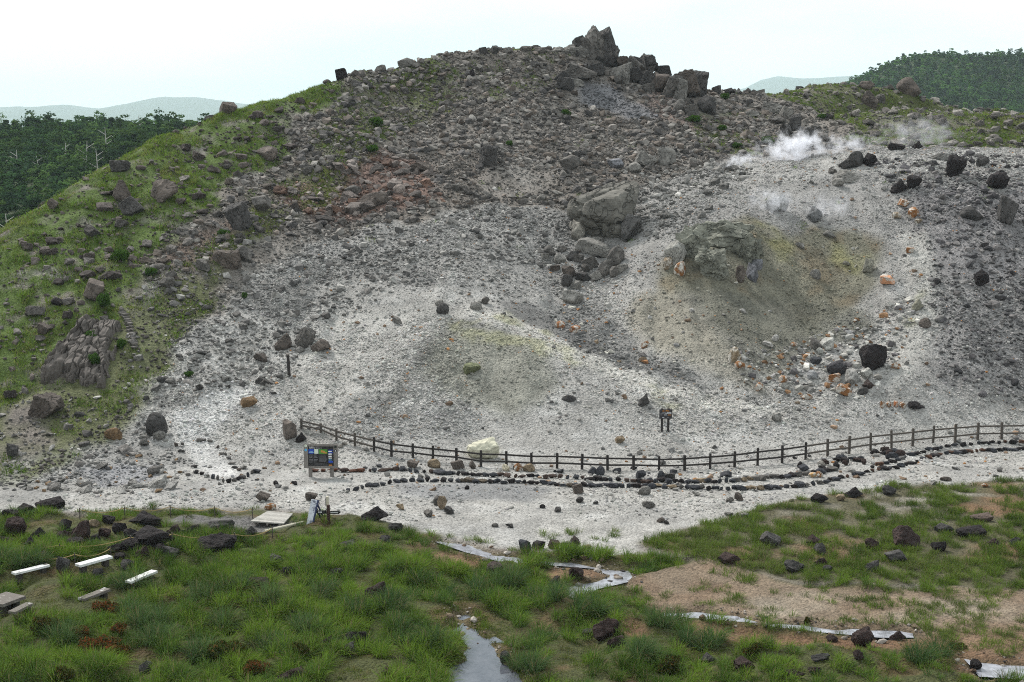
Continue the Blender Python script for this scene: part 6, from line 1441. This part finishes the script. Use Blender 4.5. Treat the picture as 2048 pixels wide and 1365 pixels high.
# ------------------------------------------------------------------ information board
p = ground_pt(643, 955); k = mpp(p); board = empty('information_board', p); tag(board, 'grey wooden information board with black panel, photos and map, standing on two posts', 'board')
def bx(x_): return (x_ - 643) * k
def bz(v_): return (955 - v_) * k
for u in (621, 664): s = MB(); s.box((bx(u), .05, bz(946)), (7 * k, .16, 24 * k)); s.build('post', M_WOODGREY, board, bevel=.01)
fr = MB(); yb = 0.0
for i in range(1): pass
def plank(mb, u0, v0, u1, v1, y0, y1): mb.hexa([(bx(u0), y0, bz(v1)), (bx(u1), y0, bz(v1)), (bx(u1), y1, bz(v1)), (bx(u0), y1, bz(v1)), (bx(u0), y0, bz(v0)), (bx(u1), y0, bz(v0)), (bx(u1), y1, bz(v0)), (bx(u0), y1, bz(v0))])
plank(fr, 609, 887.5, 617.5, 936, -.11, -.03); plank(fr, 668.5, 887.5, 677, 936, -.11, -.03)
plank(fr, 617.6, 887, 668.4, 891.8, -.115, -.03); plank(fr, 617.6, 932, 668.4, 936.6, -.115, -.03); plank(fr, 609.4, 888, 676.6, 936, -.028, -.005)
fr.build('frame', M_WOODGREY, board, bevel=.008)
s = MB(); plank(s, 617.7, 891.9, 668.3, 931.9, -.055, -.03); pan = s.build('panel', I_BLACK, board)
def patch(name, u0, v0, u1, v1, m, y0=-.062): s_ = MB(); plank(s_, u0, v0, u1, v1, y0, -.056); return s_.build(name, m, pan)
patch('photo', 618.3, 897.3, 628.8, 906.6, I_BLUE); patch('map', 629.8, 897.3, 638, 906.9, I_PALE); patch('photo', 639, 898, 656, 907.4, I_GREEN)
s = MB(); plank(s, 619, 904, 628.5, 905.2, -.066, -.063); plank(s, 620.5, 901.8, 627, 902.6, -.066, -.063); s.build('photo_detail', I_LBLUE, pan)
s = MB(); plank(s, 643, 900, 647, 904.5, -.066, -.063); plank(s, 647.3, 901, 651, 906, -.066, -.063); plank(s, 651.5, 903.5, 654.5, 906.5, -.066, -.063); s.build('photo_detail', I_BROWN, pan)
for v0, v1, m in ((899, 900.6, I_BLUE), (901.4, 903.4, I_WHITE), (904, 906, I_BLUE), (906.6, 908, I_WHITE), (908.6, 910, I_WHITE), (912, 914.2, I_WHITE), (915.6, 916.8, I_WHITE), (919, 920.4, I_CYAN), (921.5, 925.5, I_BLUE)): patch('picture_strip', 658, v0, 664.5 if m != I_BLUE else 667, v1, m)
for k_, u0 in enumerate((658.5, 660.9, 663.3)): patch('orange_mark', u0, 929.4, u0 + 1.6, 931.2, I_ORANGE)
s = MB()
for r_ in range(7):
    for u0, u1 in ((619, 627.6), (628.6, 637)):
        if r_ == 3: continue
        plank(s, u0, 909.2 + r_ * 2.4, u1 - random.uniform(0, 3), 909.9 + r_ * 2.4, -.0595, -.0565)
    plank(s, 639.5, 909.6 + r_ * 2.2, 656 - random.uniform(0, 4), 910 + r_ * 2.2, -.0595, -.0565)
plank(s, 630, 927.5, 650, 928, -.0595, -.0565); plank(s, 619, 929.8, 656, 930.2, -.0595, -.0565); s.build('text_lines', I_GREY, pan)
lettering('硫黄山', 4.0 * k, I_WHITE, pan, (bx(619.4), -.058, bz(894.7)), (R(90), 0, 0)); lettering('Mt. Iwo-yama', 2.2 * k, I_WHITE, pan, (bx(632.6), -.058, bz(895.2)), (R(90), 0, 0))
for u, v, m, m2 in ((613.3, 890.6, I_PALE, I_GREEN), (613.3, 899, I_CYAN, I_LBLUE), (672.4, 892.8, I_BLACK, I_GREEN), (672.6, 900.4, I_BLACK, I_WHITE)):
    s = MB(); s.tube([(bx(u), -.112, bz(v)), (bx(u), -.122, bz(v))], 2.7 * k, 16); st = s.build('round_sticker', m, board)
    s = MB()
    if m2 is I_WHITE: s.add([(bx(u - 1.3), -.126, bz(v + 1.3)), (bx(u + 1.3), -.126, bz(v + 1.3)), (bx(u), -.126, bz(v - 1.4)), (bx(u - 1.3), -.1225, bz(v + 1.3)), (bx(u + 1.3), -.1225, bz(v + 1.3)), (bx(u), -.1225, bz(v - 1.4))], [(0, 1, 2), (5, 4, 3), (0, 3, 4, 1), (1, 4, 5, 2), (2, 5, 3, 0)])
    else: s.bar((bx(u - 1.2), -.124, bz(v - 1.0)), (bx(u + 1.2), -.124, bz(v + .9)), .003, 1.3 * k, up=(0, 1, 0.01))
    s.build('emblem', m2, st)

# ------------------------------------------------------------------ small dark notice on two legs
p = ground_pt(1330, 866); k = mpp(p); e = empty('notice_board', p); tag(e, 'small dark notice with orange and white lettering on two black legs behind the fence', 'notice')
def bx(x_): return (x_ - 1330) * k
def bz(v_): return (866 - v_) * k
for u in (1323.7, 1336.5): s = MB(); s.box((bx(u), .06, bz(843.5)), (4.6 * k, .10, 50 * k)); s.build('leg', M_WOODDARK, e)
s = MB(); plank(s, 1318, 820, 1343.5, 839.3, -.03, .005); pan = s.build('panel', ink('dark_notice_panel', (.030, .027, .030)), e, bevel=.008)
lettering('立入禁止', 3.6 * k, I_ORANGE, pan, (bx(1331), -.032, bz(822.8)), (R(90), 0, 0), align='CENTER')
for v, segs in ((826.2, ((1324, 1331, I_GREY), (1333, 1342, I_WHITE))), (828.8, ((1320.5, 1328, I_GREY), (1329, 1341.5, I_WHITE))), (831.4, ((1320, 1324, I_GREY), (1327, 1333, I_WHITE), (1335, 1341.5, I_ORANGE))), (836.6, ((1324, 1328, I_WHITE), (1333, 1337, I_GREY)))):
    for u0, u1, m in segs: patch('text_line', u0, v - .55, u1, v + .55, m, -.034) if False else None; s = MB(); [plank(s, a_, v - .5, a_ + .75, v + .5, -.034, -.0305) for a_ in np.arange(u0, u1, 1.0)]; s.build('text_line', m, pan)

# ------------------------------------------------------------------ trail post, signpost, leaning board, pale post, deck, pale pole
p = ground_pt(579, 754); k = mpp(p); s = MB(); s.tube([(0, 0, -.3), (-.05, 0, 22 * k), (-.09, 0, 45 * k)], [3.2 * k, 3.2 * k, 3.0 * k], 10); e = empty('trail_post', p); tag(e, 'single tall dark post standing among rocks on the gravel slope', 'post'); s.build('pole', M_WOODDARK, e)
s = MB(); s.tube([(-.088, 0, 42.2 * k), (-.091, 0, 45.6 * k)], [3.4 * k, 3.4 * k], 10); s.build('cap', M_WOODGREY, e)

p = ground_pt(657.5, 1049); k = mpp(p); e = empty('signpost', p); tag(e, 'dark brown signpost with two black arrow boards at the entrance to the gravel', 'signpost')
def bx(x_): return (x_ - 657.5) * k
def bz(v_): return (1049 - v_) * k
s = MB(); s.tube([(0, 0, -.3), (0, 0, 18 * k), (0, 0, 37 * k)], 3.1 * k, 10); s.build('post', m_plain('dark_red_brown_wood', (.045, .022, .018), .8, .4, 6), e)
for (u0, u1, v0, v1, tip) in ((635.5, 654, 1023.5, 1030, -3.5), (661, 678, 1024.5, 1030.5, 3.5)):
    s = MB(); z0, z1 = bz(v1), bz(v0); a, b_ = (bx(u0), bx(u1)); y0, y1 = -.035, .03
    prof = [(a, z0), (b_, z0), (b_ + tip * k, (z0 + z1) / 2), (b_, z1), (a, z1)] if tip > 0 else [(a, z0), (b_, z0), (b_, z1), (a, z1), (a + tip * k, (z0 + z1) / 2)]
    s.add([(x_, y0, z_) for x_, z_ in prof] + [(x_, y1, z_) for x_, z_ in prof], [(0, 1, 2, 3, 4), (9, 8, 7, 6, 5)] + [(i, 5 + i, 5 + (i + 1) % 5, (i + 1) % 5) for i in range(5)])
    ab = s.build('arrow_board', I_BLACK, e)
    s = MB(); u_ = (u0 + 2, 645) if tip < 0 else (u0 + 1, 676)
    for a_ in np.arange(u_[0], u_[1], 2.5 if tip < 0 else 1.5): w_ = 1.8 if tip < 0 else 1.0; s.hexa([(bx(a_), -.04, bz(v1 - 2)), (bx(a_ + w_), -.04, bz(v1 - 2)), (bx(a_ + w_), -.036, bz(v1 - 2)), (bx(a_), -.036, bz(v1 - 2)), (bx(a_), -.04, bz(v0 + 2)), (bx(a_ + w_), -.04, bz(v0 + 2)), (bx(a_ + w_), -.036, bz(v0 + 2)), (bx(a_), -.036, bz(v0 + 2))])
    s.build('white_letters', I_WHITE, ab)
s = MB(); s.bar((bx(648), -.06, bz(1026)), (bx(656), -.06, bz(1018.5)), .02, .09, up=(0, 1, 0)); s.build('brace', I_BLACK, e)
p = ground_pt(654.5, 1034); k = mpp(p); e = empty('pale_post', p); tag(e, 'short pale square post with a dark left face behind the signpost', 'post')
s = MB(); s.box((.03, 0, 19 * k), (4.6 * k, .14, 39 * k + .2)); s.build('pole', M_PALE, e, bevel=.01); s = MB(); s.box((.03 - 3.2 * k, 0, 30 * k), (1.6 * k, .12, 16 * k)); s.build('side_plate', M_WOODDARK, e)

p = ground_pt(620, 1047); k = mpp(p); e = empty('easel_board', p); tag(e, 'tall narrow white board leaning on a dark blue stand beside the deck', 'board')
def bx(x_): return (x_ - 620) * k
def bz(v_): return (1047 - v_) * k
s = MB(); q_ = [(bx(614), -.25, bz(1048)), (bx(626), -.25, bz(1043.5)), (bx(634.6), .25, bz(1003.5)), (bx(622.3), .25, bz(1001.5))]
s.add(q_ + [(x_, y_ + .05, z_) for x_, y_, z_ in q_], [(0, 1, 2, 3), (7, 6, 5, 4), (0, 4, 5, 1), (1, 5, 6, 2), (2, 6, 7, 3), (3, 7, 4, 0)])
s.build('face', m_twotone('smudged_white_sheet', (.50, .52, .56), (.14, .15, .19), .56, 3.2), e)
DB = m_plain('dark_blue_stand', (.025, .035, .085), .6, .3, 5)
for a_, b_ in (((626.9, 1043.5), (635.2, 1003.5)),): s = MB(); s.bar((bx(a_[0]), -.2, bz(a_[1])), (bx(b_[0]), .3, bz(b_[1])), .10, .10); s.build('side_rail', DB, e)
for a_, b_ in (((636.5, 1046), (632.5, 1021)), ((640.5, 1040), (634, 1012))): s = MB(); s.bar((bx(a_[0]), .9, bz(a_[1])), (bx(b_[0]), .3, bz(b_[1])), .07, .07); s.build('leg', DB, e)

def plane_pt(u, v, z_):
    dx, dz = ray(u, v); D = (z_ - CAMZ) / dz; return Vector((float(dx * D), float(D), z_))
c4 = [ground_pt(*q_) for q_ in ((501,1042),(567,1047),(585.5,1027),(534.5,1022.5))]; zd = max(q_.z for q_ in c4) + .10; c4 = [plane_pt(u, v, zd) for u, v in ((501,1042),(567,1047),(585.5,1027),(534.5,1022.5))]
cen = sum(c4, Vector()) / 4; e = empty('wooden_deck', cen); tag(e, 'bleached plank deck laid flat on the ground where the dark path meets the gravel', 'deck'); npk = 16; s = MB()
for i in range(npk):
    f0, f1 = i / npk + .006, (i + 1) / npk - .006; jz = random.uniform(-.012, .012)
    a = c4[0].lerp(c4[3], f0) - cen; b_ = c4[1].lerp(c4[2], f0) - cen; c_ = c4[1].lerp(c4[2], f1) - cen; d_ = c4[0].lerp(c4[3], f1) - cen; dn = Vector((0, 0, .07)); up_ = Vector((0, 0, jz)); s.hexa([a - dn, b_ - dn, c_ - dn, d_ - dn, a + up_, b_ + up_, c_ + up_, d_ + up_])
s.build('planks', M_DECK, e); s = MB()
for f in (.12, .5, .88): s.bar(c4[0].lerp(c4[1], f) - cen - Vector((0, 0, .13)), c4[3].lerp(c4[2], f) - cen - Vector((0, 0, .13)), .1, .12)
s.build('joists', M_WOODGREY, e)
a = ground_pt(529, 1069); b_ = ground_pt(606, 1050.5); e = empty('pale_pole', a.lerp(b_, .5)); tag(e, 'long pale pole lying low above the ground beside the dark path', 'pole'); m_ = a.lerp(b_, .5)
s = MB(); s.tube([a - m_ + Vector((0, 0, .12)), Vector((0, 0, .14)), b_ - m_ + Vector((0, 0, .14))], .07, 8); s.build('pole', M_PALE, e); s = MB()
for f in (.06, .9): q_ = a.lerp(b_, f) - m_; s.box(q_ + Vector((0, .06, -.1)), (.12, .12, .42))
s.build('support', M_WOODGREY, e)

# ------------------------------------------------------------------ ropes on thin stakes
def rope(pts, label, hts):
    P = [ground_pt(u, v) for u, v in pts]; o = P[0].copy(); e = empty('rope_barrier', o); tag(e, label, 'rope', 'rope barriers of the meadow'); tops_ = []
    for p_, h_ in zip(P, hts):
        s = MB(); s.tube([p_ - o - Vector((0, 0, .2)), p_ - o + Vector((0, 0, h_ + .08))], .03, 6); s.build('stake', M_WOODBROWN, e); tops_.append(p_ - o + Vector((0, 0, h_)))
    s = MB()
    for a, b_ in zip(tops_[:-1], tops_[1:]): s.tube([a.lerp(b_, t_) - Vector((0, 0, .22 * 4 * t_ * (1 - t_))) for t_ in np.linspace(0, 1, 12)], .022, 5)
    s.build('rope', M_ROPE, e)
rope([(-60,1108),(120,1112),(262,1098),(345,1092),(470,1090),(545,1078)], 'yellow rope strung across the dark boulders from the left edge to the pale pole', [.45, .5, .55, .6, .55, .5])
rope([(60,1132),(150,1128),(222,1118)], 'short yellow rope passing behind the second bench', [.5, .45, .5])
rope([(160,1040),(250,1038),(341,1036),(430,1036),(505,1037)], 'yellow rope along the far side of the dark path', [.55, .55, .6, .55, .5])

# ------------------------------------------------------------------ benches and table
def slabthing(name, quad, label, cat, seat_z, th, m, group=None, legs=(.16, .84), legw=.36, partname='seat'):
    g0 = float(hgt(*plane_pt(*np.mean(quad, 0), .4)[:2])); zt = g0 + seat_z; Q = [plane_pt(u, v, zt) for u, v in quad]; cen = sum(Q, Vector()) / 4; base = Vector((cen.x, cen.y, g0)); e = empty(name, base); tag(e, label, cat, group)
    # a straight rectangular plank through the surveyed corners
    A_ = (Q[0] + Q[1]) / 2; B_ = (Q[2] + Q[3]) / 2; ax = (B_ - A_); Ln = ax.length; ax.normalize(); sd = Vector((-ax.y, ax.x, 0)); wd = max(abs((Q[1] - Q[0]).dot(sd)), abs((Q[2] - Q[3]).dot(sd)), .30); wd = min(wd, legw * 1.5 + .3)
    n_ = 14; s = MB(); rgl = np.random.default_rng(int(quad[0][0] * 7 + quad[0][1]) % 9999)
    rows = []
    for i in range(n_ + 1):
        c_ = A_.lerp(B_, i / n_) - base; j1, j2 = rgl.normal(0, .002, 2); hgt_ = rgl.normal(0, .0015)
        L_ = c_ + sd * (wd / 2 + j1); R_ = c_ - sd * (wd / 2 + j2); up_ = Vector((0, 0, hgt_)); rows.append([R_ - Vector((0, 0, th)), L_ - Vector((0, 0, th)), L_ + up_ - sd * .015, R_ + up_ + sd * .015])
    fs = []
    for i in range(n_):
        for t_ in range(4): fs.append((i * 4 + t_, i * 4 + (t_ + 1) % 4, (i + 1) * 4 + (t_ + 1) % 4, (i + 1) * 4 + t_))
    fs += [(3, 2, 1, 0), tuple(n_ * 4 + t_ for t_ in range(4))]; fs = [tuple(reversed(f)) for f in fs]
    s.add([q_ for r_ in rows for q_ in r_], fs); s.build(partname, m, e, bevel=.012)
    for f in legs:
        c_ = A_.lerp(B_, f) - base; s = MB(); rot = Matrix.Rotation(math.atan2(ax.y, ax.x), 3, 'Z'); zt_ = zt - g0 - th; s.box((c_.x, c_.y, zt_ / 2 - .1), (.24, wd * .74, zt_ + .2), rot); s.build('leg', M_PLINTH, e, bevel=.03)
    occupied.append((cen.x, cen.y, .8))
BG = 'weathered concrete benches in the meadow'
slabthing('bench', [(22,1144),(30,1147),(101,1130),(92,1127)], 'low bench with half worn-off white paint, farthest left of the back benches', 'bench', .36, .10, M_HALFPAINT, BG)
slabthing('bench', [(150,1127),(160,1131),(224,1112.5),(216,1109.5)], 'white painted bench with flaked spots, farthest up in the meadow', 'bench', .50, .12, M_WHITEPAINT, BG)
slabthing('bench', [(250,1161),(262,1164),(314,1142),(304,1139)], 'cleanest white painted bench, rightmost of the benches', 'bench', .46, .11, ink('white_paint', (.62, .62, .60), .8), BG)
slabthing('bench', [(157,1195),(167,1198.5),(221.5,1178),(208,1175)], 'bare grey bench with a white strip left on its front edge', 'bench', .48, .12, m_twotone('bare_concrete_white_edge', (.13, .115, .10), (.58, .58, .56), .60, 1.6), BG)
slabthing('bench', [(16,1222),(30,1225),(64,1207),(55,1204)], 'small grey bench with one white painted end beside the stone table', 'bench', .45, .11, m_twotone('grey_concrete_white_end', (.13, .115, .10), (.60, .60, .58), .63, 1.3), BG, legs=(.8,))
slabthing('stone_table', [(-34,1200),(4,1210),(46,1189.5),(18,1186)], 'thick grey stone table at the left picture edge', 'table', .72, .14, M_BARE, None, (.2, .75), 1.0, 'tabletop')

# ------------------------------------------------------------------ dry stone wall holding up the hill path
wpts = [(250,628),(262,650),(270,676),(276,705)]; e = None; s = MB(); base = ground_pt(264, 706); cols_ = []
e = empty('dry_stone_wall', base); tag(e, 'dry stone retaining wall of thin flat stones beside the hill path', 'wall')
Pw = [ground_pt(u, v) for u, v in wpts]
for lv in range(13):
    for i in range(len(Pw) - 1):
        for f in np.arange(random.uniform(0, .2), 1, .22):
            q_ = Pw[i].lerp(Pw[i + 1], f) - base; ang = random.uniform(-.3, .3) + .9
            s.box(q_ + Vector((random.uniform(-.06, .06) - .25, random.uniform(-.1, .1) - .35 + lv * .045, -1.05 + lv * .11 + random.uniform(-.04, .04))), (random.uniform(.22, .5), random.uniform(.25, .4), random.uniform(.07, .14)), Matrix.Rotation(ang, 3, 'Z') @ Matrix.Rotation(random.gauss(0, .05), 3, 'X'))
s.build('stonework', m_plain('flat_grey_wall_stones', (.115, .105, .094), .95, .55, 1.8, .7), e, bevel=.02)

# ------------------------------------------------------------------ steam
def steam(name, u, v, D, w, h, dep, dens, seed, label, lean=0.0):
    x_, y_, z_ = at(u, v, D); d, f = ico(3); me = mesh_np(name, d, f, 3, smooth=True)
    t = NT('steam_' + str(seed)); tc_ = t.n('ShaderNodeTexCoord').outputs['Object']
    off = t.n('ShaderNodeVectorMath', {0: tc_, 1: (seed * 3.7, seed * 1.3, seed * 5.1)}, operation='ADD').outputs[0]
    n1_ = t.noise(off, 2.1, 7, .68, (2.4, 1.3, 1.0)); ln = t.n('ShaderNodeVectorMath', {0: tc_}, operation='LENGTH').outputs['Value']
    fall = t.math('SUBTRACT', 1.0, t.math('POWER', ln, 1.3)); a_ = t.math('SUBTRACT', t.math('ADD', t.math('MULTIPLY', n1_, 3.6), t.math('MULTIPLY', fall, .75)), 2.2)
    dn = t.math('MULTIPLY', t.n('ShaderNodeMath', {0: t.math('MULTIPLY', a_, t.n('ShaderNodeMath', {0: fall, 1: 0.0}, operation='MAXIMUM').outputs[0]), 1: 0.0}, operation='MAXIMUM').outputs[0], dens)
    p_ = t.n('ShaderNodeVolumePrincipled', {'Color': (.93, .94, .98, 1), 'Density': dn, 'Anisotropy': .2}); t.t.links.new(p_.outputs[0], t.out.inputs['Volume'])
    o = link(name, me, t.m); o.location = (float(x_), D, float(z_)); k_ = D / F; o.scale = (w * k_ / 2, dep, h * k_ / 2); o.rotation_euler = (0, lean, 0); tag(o, label, 'steam', 'steam of the vents')
steam('steam_cloud', 1590, 298, 138.5, 220, 104, 2.8, 4.0, 1, 'dense white steam rising behind the crater terrace', -.10)
steam('steam_cloud', 1480, 320, 137.2, 130, 44, 1.8, 2.4, 2, 'thin low steam trailing left of the dense white steam', -.18)
steam('steam_cloud', 1700, 290, 139.5, 170, 66, 2.4, 1.4, 3, 'wispy steam drifting right of the dense white steam', -.12)
steam('steam_cloud', 1835, 268, 141.5, 280, 110, 3.0, .5, 4, 'faint steam veil drifting over the right ridge', -.05)
steam('steam_cloud', 1545, 402, 121.0, 150, 80, 2.0, 1.6, 5, 'steam wrapping the pale bluish rock above the crater', .1)
steam('steam_cloud', 1650, 420, 121.5, 220, 120, 2.2, .7, 6, 'thin steam veil over the upper crater wall', .0)

# ------------------------------------------------------------------ the air
t = NT('pale_air'); p_ = t.n('ShaderNodeVolumePrincipled', {'Color': (.78, .93, 1.0, 1), 'Density': 8e-5, 'Anisotropy': .0}); t.t.links.new(p_.outputs[0], t.out.inputs['Volume'])
s = MB(); s.hexa([(-17000, -120, -42), (17000, -120, -42), (17000, 17000, -42), (-17000, 17000, -42), (-17000, -120, 500), (17000, -120, 500), (17000, 17000, 500), (-17000, 17000, 500)])
tag(s.build('haze', t.m), kind='stuff')
